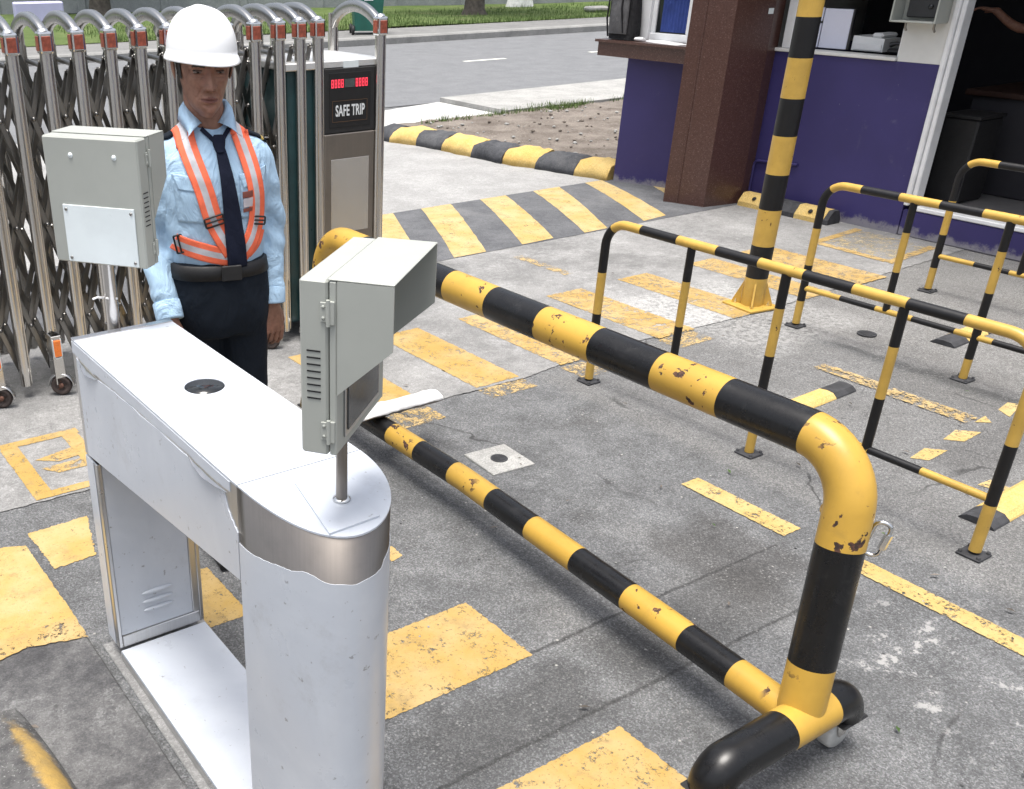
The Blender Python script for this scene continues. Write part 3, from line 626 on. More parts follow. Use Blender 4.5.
# wall box by the door
t = thing('wall_cabinet', 'grey box with a dark reader screen on the white wall beside the booth door', 'reader box')
g = G(); y0, y1 = 4.02, 4.34; z0 = 1.425
g.box((XW-.16,y0,z0), (XW-.002,y0+.012,z0+.5), 0, .003); g.box((XW-.16,y1-.012,z0), (XW-.002,y1,z0+.5), 0, .003); g.box((XW-.16,y0+.013,z0), (XW-.002,y1-.013,z0+.012), 0, .003); g.box((XW-.03,y0+.013,z0+.013), (XW-.003,y1-.013,z0+.5), 0, 0); g.build('housing', 'box', t)
g = G(); g.box((XW-.075,y0+.045,z0+.03), (XW-.031,y1-.06,z0+.42), 0, .008); g.build('reader', 'device', t)
g = G(); g.lathe([(.001,0),(.016,0),(.016,.008),(.001,.008)], (XW-.084,y0+.10,z0+.10), 20, axis='x'); g.build('lens', 'glass', t)
g = G()
for y in (y0+.06, y1-.06): g.tube([(XW-.05,y,z0),(XW-.05,y,z0-.035),(XW-.03,y,z0-.055)], .008, 0, 10)
g.build('cable_gland', 'lattice', t)
# backpack on the counter
t = thing('backpack', 'black and grey backpack leaning on the granite counter by the side window', 'backpack', (7.02,6.52,1.187))
g = G(); rings = []
for i in range(13):
    z = i/12*.46; k = (1-(abs(i/12-.42)*1.25)**3*.5); a = .15*k; b = .085*(1-.35*(i/12)); yo = .0+.06*(i/12); rings.append([(math.copysign(abs(math.sin(q))**.6, math.sin(q))*b*.9+.03*(i/12), yo+math.copysign(abs(math.cos(q))**.6, math.cos(q))*a, z+.005) for q in np.linspace(0, 2*PI, 28, endpoint=False)])
g.loft(rings, 0, True); g.build('sack', 'bag', t)
g = G(); rings = []
for i in range(9):
    z = .05+i/8*.26; b = .05*math.sin(PI*(i+.6)/9.2)**.5; rings.append([(-.075+.02*(i/8)-b*math.cos(q)*.6, .01+.02*i/8+math.sin(q)*.10, z) for q in np.linspace(0, 2*PI, 20, endpoint=False)])
g.loft(rings, 0, True); g.build('front_pocket', 'baggrey', t)
g = G(); g.tube([(-.07,-.09,.42),(-.09,.12,.36),(-.05,.17,.16),(-.02,.17,.02)], .012, 0, 8, flat=(1,.4)); g.tube([(-.08,-.02,.44),(-.10,-.03,.25),(-.085,-.06,.06)], .012, 0, 8, flat=(1,.4)); g.build('strap', 'bag', t)
g = G(); 
for i in range(7): g.box((6.955+.012*i, 5.86+.045*i, 1.187+.0016*i), (7.10, 6.22+.01*i, 1.1884+.0016*i), 0, 0, rz=R(4*i-10))
tag(g.build('papers', 'paper'), 'loose white papers lying on the granite counter under the side window', 'papers')
g = G(); rings = [[(6.99+.02*math.cos(q)+.0*k, 6.27+.018*k, 1.205+.017*math.sin(q)*(1-.25*abs(k-2.5)/2.5)) for q in np.linspace(0, 2*PI, 14, endpoint=False)] for k in range(6)]
g.loft(rings, 0, True); tag(g.build('rolled_paper', 'paper'), 'rolled white paper at the counter end nearest the backpack', 'paper roll')
# parking stop against the purple wall
t = thing('parking_stop', 'yellow and black wheel stop lying against the purple booth wall', 'wheel stop', (7.20,0,.004))
for y0, y1, m in ((4.98,5.24,'marknew'),(4.72,4.978,'rubber'),(4.47,4.718,'marknew'),(4.43,4.468,'rubber')):
    g = G(); g.prism([(0,0),(0,.035),(.055,.10),(.125,.10),(.16,.03),(.16,0)], y0, y1, 'y'); g.build('segment', 'kerby' if m == 'marknew' else m, t)
g = G()
for y in (5.11, 4.60): g.lathe([(.001,0),(.017,0),(.017,.004),(.001,.004)], (.024,y,.072), 14, rot=Matrix.Rotation(R(-40), 3, 'Y'))
g.build('bolt', 'void', t)

# far objects
t = thing('wheelie_bin', 'green wheeled bin on the far pavement seen over the gate head', 'bin', (13.75,20.5,.15), R(-28))
g = G(); g.loft([[(x*k, y*k-.02*(1-k), z) for x, y in ((-.36,-.36),(.36,-.36),(.36,.36),(-.36,.36))] for z, k in ((.08,.82),(.5,.9),(.95,1.0),(1.0,1.02))], 0, False); g.build('tub', 'bin', t)
g = G(); g.prism([(-.40,1.0),(.40,1.0),(.40,1.04),(.2,1.10),(-.2,1.10),(-.40,1.04)], -.38, .38, 'x'); g.build('lid', 'bin', t)
for sx, sy in ((-1,-1),(1,-1),(-1,1),(1,1)):
    g = G(); g.lathe([(.02,-.03),(.09,-.03),(.1,-.02),(.1,.02),(.09,.03),(.02,.03)], (sx*.34,sy*.28,.1), 18, axis='x'); g.build('wheel', 'gasket', t)
g = G(); g.box((-.12,-.355,.80), (.06,-.348,.84), 0, 0); g.box((-.10,-.352,.70), (.10,-.343,.76), 0, 0); g.build('printed_marks', 'white_let', t)
t = thing('fire_hydrant', 'red fire hydrant on the grass across the road behind the backpack', 'hydrant', (24.4,22.95,.18))
g = G(); g.lathe([(.20,0),(.20,.05),(.14,.06),(.13,.5),(.17,.52),(.17,.57),(.14,.6),(.11,.72),(.05,.78),(.04,.84),(.001,.84)], seg=20); g.build('barrel', 'red', t)
for s_ in (-1, 1):
    g = G(); g.lathe([(.001,0),(.07,0),(.07,.12),(.09,.12),(.09,.17),(.001,.18)], (0,0,.42), 14, rot=Matrix.Rotation(s_*PI/2, 3, 'Y')); g.build('outlet', 'red', t)
g = G(); g.box((23.5,23.2,.17), (24.2,23.55,.32), 0, .05, rz=R(-10)); tag(g.build('stone_block', 'stone'), 'low grey stone slab on the grass beside the red hydrant', 'stone')
g = G(); rings = []
for i in range(9):
    z = i/8*1.0; rings.append([((.5-.22*z)*math.cos(q)*(1+.12*noise.noise((math.cos(q)*2, math.sin(q)*2, z*3))), (.4-.2*z)*math.sin(q)*(1+.15*noise.noise((math.cos(q)*2, math.sin(q)*2, 5+z*3))), z) for q in np.linspace(0, 2*PI, 20, endpoint=False)])
g.loft(rings, 0, True); o = g.build('sack', 'sack'); o.location = (24.0,26.9,.17); tag(o, 'white bulging sack on the grass in front of the far wall', 'sack')
g = G(); g.box((5.0,-.15,0), (45,.15,2.6), 0, .02); 
for k in range(17): g.box((5.0+k*2.5-.12,-.20,0), (5.0+k*2.5+.12,.20,2.68), 0, .02)
o = g.build('boundary_wall', 'wall'); o.location = (4,34.4,.15); o.rotation_euler = (0,0,math.atan2(-3.6,12.6)); tag(o, 'long grey boundary wall beyond the grass across the road', 'wall')
t = thing('utility_cabinet', 'pale lavender cabinet on the far grass seen through the gate arches', 'cabinet', (8.6,28.2,.17), R(-10))
g = G(); g.box((-.62,-.25,.05), (.62,.25,.52), 0, .03); g.build('body', 'lav', t); g = G(); g.box((-.66,-.3,0), (.66,.3,.06), 0, .01); g.build('plinth', 'stone', t)
def tree(label, x, y, r0, h, spread, n=2600, seed=1):
    rs = random.Random(seed); t = thing('street_tree', label, 'tree', (x,y,.16))
    g = G(); pts = [(0,0,-.05),(0,0,.15),(.02,0,.7),(.05,.03,h*.35),(.02,.1,h*.6),(.1,.1,h*.8)]
    g.tube(pts, [r0*1.7,r0*1.2,r0,r0*.85,r0*.6,r0*.25], 0, 18)
    limbs = []
    for k in range(9):
        a = k*2.4+rs.uniform(-.3,.3); z = h*(.38+.05*k); L = spread*rs.uniform(.5,.9); e = (math.cos(a)*L, math.sin(a)*L, z+L*.6); limbs.append(e)
        g.tube([(.04,.04,z-.2),(e[0]*.5,e[1]*.5,z+L*.2),e], [r0*.35,r0*.2,r0*.06], 0, 8)
    g.build('trunk', 'bark', t)
    g = G(); cl = limbs+[(rs.uniform(-1,1)*spread*.5, rs.uniform(-1,1)*spread*.5, h*rs.uniform(.7,1.05)) for _ in range(10)]
    for k in range(n):
        c = rs.choice(cl); d = Vector((rs.gauss(0,1), rs.gauss(0,1), rs.gauss(0,.8))); p = Vector(c)+d.normalized()*rs.random()**.4*spread*.42
        q = Matrix.Rotation(rs.uniform(0,6), 3, 'Z')@Matrix.Rotation(rs.uniform(-1,1), 3, 'X'); s_ = rs.uniform(.09,.2)
        g.add([p+q@Vector(v) for v in ((-s_,0,0),(0,-s_*.5,.02),(s_,0,0),(0,s_*.5,.02))], [[0,1,2,3]])
    g.build('crown', 'leaf', t, fix=False); return t
tree('grey street tree standing on the grass right of the green bin', 20.1, 24.45, .25, 7.5, 3.0, seed=3)
tree('slim dark tree in front of the far wall above the gate posts', 11.3, 31.0, .27, 8.0, 3.0, seed=5)

# ================================================================== OBJECTS
# ------------------------------------------------------------------ guard rails
def band_seq(start, total, step=.2, first=0):
    out = []; c = start; m = first
    while c < total+step: out.append((c, m)); c += step; m = 1-m
    return out
RM = ['rail_y', 'rail_k']
def make_rail(label, loc):
    t = thing('guard_rail', label, 'guard rail', loc, 0, 'black and yellow pipe guard rails')
    yb, yf, zt = 0., -1.86, .79; r_ = .0205; fr_ = .11
    path = fillet([(0,yb,.02),(0,yb,zt),(0,yf,zt),(0,yf,.02)], fr_, 8)
    L = [0.]
    for a, b in zip(path, path[1:]): L.append(L[-1]+(b-a).length)
    tot = L[-1]; arc = fr_*PI/2; up = zt-.02-fr_
    z2l = lambda z: z-.02
    s0 = up+arc*.55                                   # yellow starts on the bend
    bands = [(z2l(.15), 0), (z2l(.352), 1), (z2l(.552), 0), (s0, 1)]
    y_at = lambda y: up+arc+(yb-fr_-y)
    k = 0
    for y in (-.20, -.402, -.604, -.806, -1.005, -1.207, -1.41, -1.61): bands.append((y_at(y), k % 2)); k += 1
    e0 = up+arc+(abs(yf)-2*fr_)+arc*.5
    bands += [(e0, 0), (tot-z2l(.64), 1), (tot-z2l(.43), 0), (tot-z2l(.205), 1), (tot+1, 0)]
    G().tube(path, r_, 0, 18, bands).build('hoop', RM, t)
    for y in (yb, yf, (yb+yf)/2):
        g = G(); g.box((-.042,y-.042,0), (.042,y+.042,.010), 0, .003)
        for sx in (-1,1):
            for sy in (-1,1): g.lathe([(.007,0),(.007,.008),(.001,.009)], (sx*.032,y+sy*.032,.010), 8)
        g.build('base_plate', 'rubber', t)
    G().tube([(0,(yb+yf)/2,.012),(0,(yb+yf)/2,zt-.012)], r_*.93, 0, 16, [(.10,0),(.43,1),(.628,0),(1,1)]).build('upright', RM, t)
    for y in (-.475, -1.40): G().tube([(0,y,.225),(0,y,zt-.012)], r_*.85, 0, 16, [(.205,1),(.405,0),(1,1)]).build('upright', RM, t)
    lb = []; k = 0
    for y in (.21, .41, .605, .82, 1.0, 1.2, 1.4, 1.6, 1.9): lb.append((y, k % 2)); k += 1
    G().tube([(0,yb-.012,.222),(0,yf+.012,.222)], .0145, 0, 14, lb).build('lower_rail', RM, t)
    return t
make_rail('black and yellow pipe rail nearest the camera, right behind the thick striped bar', (3.47,3.18,0))
make_rail('middle black and yellow pipe rail, the one beside the tall striped pole', (5.03,3.145,0))
make_rail('black and yellow pipe rail closest to the dark booth doorway', (6.27,3.11,0))

def rubber_strip(label, x0, x1, y, w, cols, rz=0):
    t = thing('rubber_strip', label, 'rubber strip', (x0,y,.002), rz, 'rubber strips on the paving')
    L = (x1-x0)/sum(c[0] for c in cols); c = 0
    for ln, m in cols:
        a = c; c += ln*L; g = G(); n = 10; rings = []
        for i in range(5):
            x = a+(c-a-.002)*i/4
            e = 1. if (cols.index((ln, m)) not in (0, len(cols)-1)) else 1.
            rings.append([(x, -w/2, 0), (x, -w/2+.004, .006), (x, -w*.30, .022*e), (x, 0, .026*e), (x, w*.30, .022*e), (x, w/2-.004, .006), (x, w/2, 0)])
        g.loft(rings, 0, False); g.build('segment', m, t)
    return t
rubber_strip('yellow rubber strip with a black end beyond the thick bar, under the nearest rail', 4.0, 4.46, 2.445, .115, [(.55,'kerby'),(.3,'rubber')], R(2))
rubber_strip('rubber strip with a yellow middle and two black ends beside the middle rail', 5.42, 5.95, 2.535, .13, [(.3,'rubber'),(.4,'kerby'),(.3,'rubber')], R(3))
rubber_strip('yellow rubber strip with a black end at the near foot of the nearest rail', 3.69, 4.5, 1.43, .13, [(.12,'rubber'),(.5,'kerby'),(.2,'rubber')], R(2))

# ------------------------------------------------------------------ tall striped pole
t = thing('striped_pole', 'tall black and yellow striped pole on a bolted square base plate', 'pole', (5.11,3.50,.004), R(-8))
zs = [(.164,0),(.352,1),(.558,0),(.752,1),(.957,0),(1.151,1),(1.353,0),(1.551,1),(1.75,0),(1.95,1),(2.15,0),(2.35,1),(2.6,0)]
G().tube([(0,0,.014),(0,0,2.6)], .062, 0, 32, zs).build('tube', RM, t)
G().lathe([(.063,0),(.063,.01),(.001,.02)], (0,0,2.601), 24).build('end_cap', 'rail_k', t)
g = G(); g.box((-.115,-.115,0), (.115,.115,.014), 0, .003); g.build('base_plate', 'rail_y', t)
for k in range(4):
    g = G(); g.prism([(.0,.0145),(.048,.0145),(.048,.03),(.0,.15)], -.005, .005, 'y'); g.v = [(x+.0625, y, z) for x, y, z in g.v]
    g.xf(Matrix.Rotation(k*PI/2+R(45), 4, 'Z')); g.build('gusset', 'rail_y', t)
    g = G(); g.lathe([(.013,0),(.013,.010),(.007,.010),(.007,.025),(.001,.026)], (.09*math.cos(k*PI/2+PI/4)*1.0, .09*math.sin(k*PI/2+PI/4), .0145), 6, sm=False)
    g.xf(Matrix.Rotation(R(0), 4, 'Z')); g.build('anchor_bolt', 'chrome', t)

# ------------------------------------------------------------------ rolling barrier
BX, BY0, BY1 = 2.135, 1.10, 3.47; BM = ['bar_y', 'bar_k']
t = thing('rolling_barrier', 'thick black and yellow pipe barrier on castors with chipped paint and a shackle', 'barrier', (BX,BY0,0))
LEN = BY1-BY0; zt = .853; rad = .0565
path = fillet([(-.105,-.075,.155),(0,0,zt),(0,LEN,zt),(0,LEN,.16)], .16, 12)
L = [0.]
for a, b in zip(path, path[1:]): L.append(L[-1]+(b-a).length)
arc = .16*PI/2; up = zt-.16-.16; yl = lambda y: up+arc+(y-BY0-.16)
bands = [(.165, 0), (.635-.155, 1), (yl(1.262), 0), (yl(1.504), 1), (yl(1.724), 0), (yl(1.961), 1), (yl(2.192), 0), (yl(2.432), 1), (yl(2.652), 0), (yl(2.885), 1), (yl(3.1), 0), (yl(3.2), 1), (L[-1]-.50, 0), (L[-1]-.09, 1), (L[-1]+1, 0)]
G().tube(path, rad, 0, 32, bands).build('frame_tube', BM, t)
for y_ in (0, LEN): G().tube([(0,y_,zt-.16-.004),(0,y_,zt-.16-.001),(0,y_,zt-.16+.003)], [rad+.0005,rad+.0012,rad+.0005], 0, 32).build('weld_bead', 'bar_y', t)
lb = [(y-BY0, m) for y, m in ((1.245,0),(1.475,1),(1.707,0),(1.943,1),(2.173,0),(2.395,1),(2.63,0),(2.845,1),(3.01,0),(3.14,1),(3.3,0))]
lb = [(1.245-BY0+.055,0),(1.478-BY0,1),(1.71-BY0,0),(1.943-BY0,1),(2.172-BY0,0),(2.395-BY0,1),(2.63-BY0,0),(2.845-BY0,1),(3.03-BY0,0),(3.4-BY0,1)]
G().tube([(-.105,-.075,.160),(-.065,.4,.154),(0,1.4,.150),(0,LEN-.05,.150)], .0455, 0, 28, lb).build('lower_tube', BM, t)
def foot(y, xl, xr, xo=0):
    zc = .168; zb = .112; fr_ = .052
    p = fillet([(xl,y,zb),(xl,y,zc),(xr,y,zc),(xr,y,zb)], fr_, 8)
    LL = [0.]
    for a, b in zip(p, p[1:]): LL.append(LL[-1]+(b-a).length)
    base = (zc-zb-fr_)+fr_*PI/2-fr_-xl
    f = G().tube(p, .054, 0, 28, [(base+xo-.088,1),(base+xo+.085,0),(9,1)]).build('cross_foot', BM, t)
    for x in (xl, xr):
        G().box((x-.052,y-.05,.103), (x+.052,y+.05,.1115), 0, .004).build('castor_plate', 'gasket', f)
        w = G()
        w.prism([(-.035,.099),(.03,.099),(.012,.046),(-.014,.046)], -.024, -.020, 'y'); w.prism([(-.035,.099),(.03,.099),(.012,.046),(-.014,.046)], .020, .024, 'y')
        w.box((-.035,-.026,.0985), (.03,.026,.1028), 0, .001); w.v = [(a+x, b+y, c) for a, b, c in w.v]; w.build('castor_fork', 'post', f)
        G().lathe([(.006,-.0185),(.045,-.0185),(.050,-.012),(.050,.012),(.045,.0185),(.006,.0185)], (x-.002,y,.051), 24, axis='y').build('castor_wheel', 'castorw', f)
foot(-.085, -.435, .07, -.105); foot(LEN-.02, -.085, .10)
g = G()   # quick link shackle on the bend
sh = fillet([(0,0,.0),(0,0,.092),(.036,0,.092),(.036,0,-.0),(0,0,-.0),(0,0,.01)], .0165, 6)
g.tube(sh, .0056, 0, 10); g.tube([(.036,0,.026),(.036,0,.068)], .0098, 0, 6, sm=False)
g.xf(Matrix.Translation((.024,-.046,.603))@Matrix.Rotation(R(-62), 4, 'Z')@Matrix.Rotation(R(10), 4, 'Y')); g.build('shackle', 'chrome', t)
# pale plank resting across the low tube
g = G(); rings = []
for i in range(25):
    x = 1.86+.57*i/24; rings.append([(x, 3.06+.05*math.cos(q)*(1+.10*noise.noise((x*14, q, 0))), .243+.022*math.sin(q)+.006*noise.noise((x*30, q*2, 4))) for q in np.linspace(0, 2*PI, 16, endpoint=False)])
g.loft(rings, 0, True); 
for i in range(len(g.f)):
    c = sum((Vector(g.v[k]) for k in g.f[i]), Vector())/len(g.f[i])
    if c.z < .243: g.m[i] = 1
o = g.build('plank', ['concw', 'band']); o.location = (0,0,-.028); tag(o, 'whitish crusted plank lying across the low tube of the thick striped barrier', 'plank')

# ------------------------------------------------------------------ turnstile cabinet
X0, X1 = .720, .998; XC, YN = .859, 1.495; YB, YS = 2.44, 1.495
def ragged(pts, n, amp):   # polyline with torn edge
    out = []
    for a, b in zip(pts, pts[1:]):
        for i in range(n):
            t = i/n; out.append((a[0]+(b[0]-a[0])*t, a[1]+(b[1]-a[1])*t+random.uniform(-amp, amp)))
    return out+[pts[-1]]
tu = thing('turnstile_cabinet', 'white film wrapped steel turnstile cabinet with a rounded steel nose and open middle', 'turnstile', (0,0,0))
def apron_poly(): return [(YB,.665),(YB,.998),(YS,.998),(YS,.78)]
def dshape(r_off=0, y_back=YS, n=28):   # rounded nose, a little skewed like the real one
    ra = .139+r_off; rb = .272+r_off; pts = []
    for k in range(n+1):
        a = PI+PI*k/n; yy = rb*math.sin(a); pts.append((XC+ra*math.cos(a)-.035*(yy/.272)**2, YN+yy))
    return pts
# housing (steel box with tapered lower edge)
g = G(); g.prism([(YB,.668),(YB,.994),(YS+.002,.994),(YS+.002,.784)], X0, X1, 'x'); hsng = g.build('housing', 'frame', tu)
# top cover with a round sensor window
g = G(); n = 40; hc = (.876,1.962); hr = .047; cx0, cx1, cy0, cy1 = X0, X1, YS+.0015, YB
outer = []; inner = []
for k in range(n):
    a = 2*PI*k/n; dx, dy = math.cos(a), math.sin(a); inner.append((hc[0]+hr*dx, hc[1]+hr*dy, 1.0))
    tx = ((cx1-hc[0])/dx if dx > 0 else (cx0-hc[0])/dx) if abs(dx) > 1e-6 else 1e9; ty = ((cy1-hc[1])/dy if dy > 0 else (cy0-hc[1])/dy) if abs(dy) > 1e-6 else 1e9
    tt = min(tx, ty); outer.append((hc[0]+tt*dx, hc[1]+tt*dy, 1.0))
for cnr in ((cx0,cy0),(cx1,cy0),(cx1,cy1),(cx0,cy1)):
    k = min(range(n), key=lambda i: math.dist(outer[i][:2], cnr)); outer[k] = (*cnr, 1.0)
low = [(x, y, .9945) for x, y, z in outer]; ilow = [(x, y, .985) for x, y, z in inner]
v = outer+inner+low+ilow; f = []
for k in range(n):
    j = (k+1) % n; f += [[k, j, n+j, n+k], [k, 2*n+k, 2*n+j, j], [n+k, n+j, 3*n+j, 3*n+k]]
g.add(v, f); g.build('top_cover', 'film', tu)
g = G(); g.lathe([(.001,0),(hr-.0005,0),(hr-.0005,-.004),(.001,-.004)], (hc[0],hc[1],.9985), 36); g.build('sensor_window', 'glass', tu)
G().box((X0+.001,YS-.003,.9945), (X1-.001,YS+.003,.9975), 0, 0).build('top_seam', 'gasket', tu)
# steel edge strips where the film is peeled
g = G(); g.box((X0-.001,YB-.022,1.0005), (X1+.001,YB+.001,1.0020), 0, .0005); g.build('edge_strip', 'bright', tu)
# apron films with a torn upper edge
def film_side(x, sgn):
    g = G(); top = ragged([(YB-.028,.955),(2.33,.938),(2.27,.948),(2.1,.958),(1.9,.962),(1.72,.966),(1.60,.962),(1.55,.955),(1.535,.925),(1.515,.905),(YS+.004,.893)], 5, .0025)
    lowp = [(YS+.004,.783),(YB-.028,.672)]
    g.prism(top+lowp, x-.0008 if sgn > 0 else x-.0018, x+.0018 if sgn > 0 else x+.0008, 'x'); g.build('apron_film', 'film', tu)
    g = G(); topc = [(YB-.002,.9935),(YS+.03,.9935)]; lowc = ragged([(YS+.03,.972),(1.62,.964),(1.72,.972),(1.9,.968),(2.1,.964),(2.26,.956),(2.33,.945),(YB-.03,.962),(YB-.002,.962)], 4, .002)
    g.prism(topc+lowc, x-.0006 if sgn > 0 else x-.0014, x+.0014 if sgn > 0 else x+.0006, 'x'); g.build('cover_lip', 'film', tu)
film_side(X0, -1); film_side(X1, 1)
# curled film flaps
def flap(y0, y1, z, h):
    g = G(); n = 14; v = []
    for i in range(n+1):
        s_ = i/n; y = y0+(y1-y0)*s_; w = h*math.sin(PI*min(1, s_*1.02))**.7
        for j in range(4):
            q = j/3; v.append((X0-.002-.010*q*q*math.sin(PI*s_), y, z(s_)-w*q*.9+.002*random.uniform(-1,1)*q))
    g.add(v, [[i*4+j, i*4+j+1, (i+1)*4+j+1, (i+1)*4+j] for i in range(n) for j in range(3)], 0, True); g.build('torn_film', 'bright', tu, fix=False)
flap(2.40, 2.25, lambda s_: .962-.012*s_, .016); flap(1.72, 1.53, lambda s_: .970-.002*s_, .012)
# rear leg with louvred panel
g = G(); g.box((X0,YB-.085,.045), (X0+.012,YB,.664), 0, .002); g.box((X1-.012,YB-.085,.045), (X1,YB,.664), 0, .002); g.box((X0+.0125,YB-.012,.045), (X1-.0125,YB,.664), 0, .002); g.box((X0+.0125,YB-.085,.045), (X1-.0125,YB-.073,.085), 0, .002); g.box((X1-.034,YB-.085,.0855), (X1-.0125,YB-.073,.664), 0, .002); lg = g.build('rear_leg', 'frame', tu)
g = G(); g.box((X0-.0018,YB-.060,.05), (X0-.0003,YB-.001,.662), 0, .0005); g.build('leg_film', 'film', lg)
lv = G(); lv.box((X0+.0128,YB-.082,.0865), (X1-.0345,YB-.078,.655), 0, .001); 
for k in range(3):
    g2 = G(); rings = []
    for i in range(11):
        q = i/10; w = math.sin(PI*q)**.35 if 0 < q < 1 else .05; x = X0+.085+.10*q
        rings.append([(x, YB-.0825-.009*w*math.sin(a), .150+k*.030+.0075*w*math.cos(a)) for a in np.linspace(0, PI, 9)])
    g2.loft(rings, 0, True, False, False); lv.add(g2.v, g2.f, 0, True)
lv.build('louvre_panel', 'film', lg)
# base tray
g = G(); g.box((X0,YS,.004), (X1,YB-.088,.040), 0, .003); bs = g.build('base_tray', 'frame', tu)
g = G(); g.box((X0+.002,YS+.003,.0405), (X1-.002,YB-.092,.0425), 0, .0005); g.build('tray_film', 'film', bs)
g = G(); g.box((X0-.022,YS-.25,.0), (X1+.02,YB+.015,.006), 0, .002); g.build('mortar_bed', 'slab', bs)
# front pillar
g = G(); g.prism(dshape(0, YS), .006, .996, 'z'); 
g.s = [len(f) == 4 for f in g.f]; pl = g.build('front_pillar', 'band', tu)
def wrap(name, off, ztop, zlow, m, ybk=YS-.002, par=pl):
    pts = dshape(off, ybk, 96); inn = dshape(.0004, ybk, 96); g = G(); n = len(pts); zt = [ztop(i/(n-1)) if callable(ztop) else ztop for i in range(n)]
    v = [(x, y, z) for i, (x, y) in enumerate(pts) for z in (zlow, zt[i])]
    g.add(v, [[2*i, 2*i+2, 2*i+3, 2*i+1] for i in range(n-1)], 0, True)
    g.add([(*p, zt[i]) for i in range(n) for p in (pts[i], inn[i])], [[2*i, 2*i+1, 2*i+3, 2*i+2] for i in range(n-1)], 0, False)
    return g.build(name, m, par, fix=False)
def torn(u): return .872+.033*min(1, max(0, (u-.06)*5))+.010*u+.0035*noise.noise((u*16, 1, 2))+.0015*noise.noise((u*60, 3, 2))*(u < .6)-.010*min(1, max(0, (u-.30)*12))+.010*min(1, max(0, (u-.62)*60))
wrap('pillar_film', .0016, torn, .012, 'film')
g = G(); g.prism([(x, y-.0015) for x, y in dshape(.0, YS)], .9965, 1.0003, 'z'); g.build('nose_top', 'film', pl)
g = G(); g.prism([(.814,1.439),(.772,1.247),(.880,1.252),(.905,1.435)], 1.0006, 1.0046, 'z'); g.build('mount_plate', 'film', pl)

# ------------------------------------------------------------------ face terminals
def terminal(label, loc, rz, zb, W, D, H, rear, zoff=0):
    t = thing('face_terminal', label, 'terminal', loc, rz, 'beige face terminals on poles')
    cy = .026; w = W/2; y0 = cy; y1 = cy-.047
    g = G(); g.box((-w,y1,zb), (w,y0,zb+H), 0, .004); g.build('case', 'box', t)
    yd = y1-.0025; g = G(); g.box((-w,yd-.012,zb+.002), (w,yd,zb+H-.001), 0, .002); dr_ = g.build('door', 'box', t)
    yf = yd-.012-.0005
    g = G(); g.box((-w+.035,yf-.003,zb+.02), (w-.035,yf,zb+H*.86), 0, .001); g.build('screen_bezel', 'frame', dr_)
    g = G(); g.box((-w+.045,yf-.005,zb+.03), (w-.045,yf-.0031,zb+H*.84), 0, .001); g.build('screen', 'screen', dr_)
    yh = y0-D; zt = zb+H; th = .0025
    side = [(yf-.0004,zt-.0005),(yh,zt-.0005),(yh,zt-.102*H/.293),(yf-.0004,zb+.37*H)]
    g = G(); g.prism(side, -w, -w+th, 'x'); g.prism(side, w-th, w, 'x'); g.box((-w+.0002,yh,zt), (w-.0002,y1,zt+th), 0, .0008); g.build('hood', 'box', t)
    for z in (zb+.045, zb+H-.05):
        g = G(); g.box((-w-.005,yd-.010,z-.019), (-w-.0003,yd+.0025,z+.019), 0, .001); g.box((-w-.003,yd+.003,z-.016), (-w-.0003,yd+.014,z+.016), 0, .0008)
        g.tube([(-w-.005,yd,z-.021),(-w-.005,yd,z+.021)], .0034, 0, 10)
        for q in (-.009, .009): g.lathe([(.0028,0),(.0028,.0014),(.0005,.0018)], (-w-.003,yd+.0085,z+q), 8, rot=Matrix.Rotation(-PI/2, 3, 'Y'))
        g.build('hinge', 'box', t)
    g = G()
    for k in range(8): g.box((-w-.0012,y0-.035,zb+H*.335+k*.0115), (-w+.001,y0-.012,zb+H*.335+k*.0115+.0022), 0, 0)
    g.build('vent_slots', 'void', t)
    if rear:
        g = G(); g.box((-w+.022,y0+.0005,zb+.004), (w-.040,y0+.004,zb+H*.475), 0, .001); o = g.build('rear_plate', 'plate', t)
        o['label'] = 'pale screwed cover plate'
        g = G()
        for x in (-w+.031, w-.050):
            for z in (zb+.014, zb+H*.475-.012): g.lathe([(.0042,0),(.0042,.0015),(.0006,.002)], (x,y0+.0042,z), 10, rot=Matrix.Rotation(-PI/2, 3, 'X'))
        g.build('screw', 'lattice', o)
        g = G()
        for x in (-.068, .055): G().lathe([(.007,0),(.006,.002),(.0025,.002),(.0025,.0035),(.0005,.0035)], (x,y0+.0004,zb+H*.86), 14, rot=Matrix.Rotation(-PI/2, 3, 'X')).build('screw_cap', 'plate', t)
    return t
t1 = terminal('beige hooded terminal on a short pole on the rounded nose of the turnstile', (.853,1.335,1.0), R(38.4), .160, .258, .152, .296, False)
g = G(); g.tube([(0,0,.0052),(0,0,.157)], .0105, 0, 20); g.build('pole', 'band', t1)
g = G(); g.lathe([(.0108,.0),(.0165,.0),(.0165,.004),(.0108,.005)], (0,0,.0050), 20); g.build('collar', 'chrome', t1)
t2 = terminal('beige terminal with a pale screwed rear plate on a pole behind the turnstile', (.853,2.480,0), R(129), 1.172, .268, .140, .318, True)
g = G(); g.tube([(0,0,.01),(0,0,1.174)], .018, 0, 20); g.build('pole', 'bright', t2)
g = G(); g.box((-.04,-.036,0), (.04,.036,.0095), 0, .002); g.build('base_plate', 'frame', t2)
g = G(); g.tube([(.019,0,1.075),(0,.019,1.08),(-.019,0,1.075),(0,-.019,1.07),(.02,.005,1.075),(.028,.02,1.08),(.035,.033,1.078)], .003, 0, 8); g.build('wire_tie', 'paper', t2)

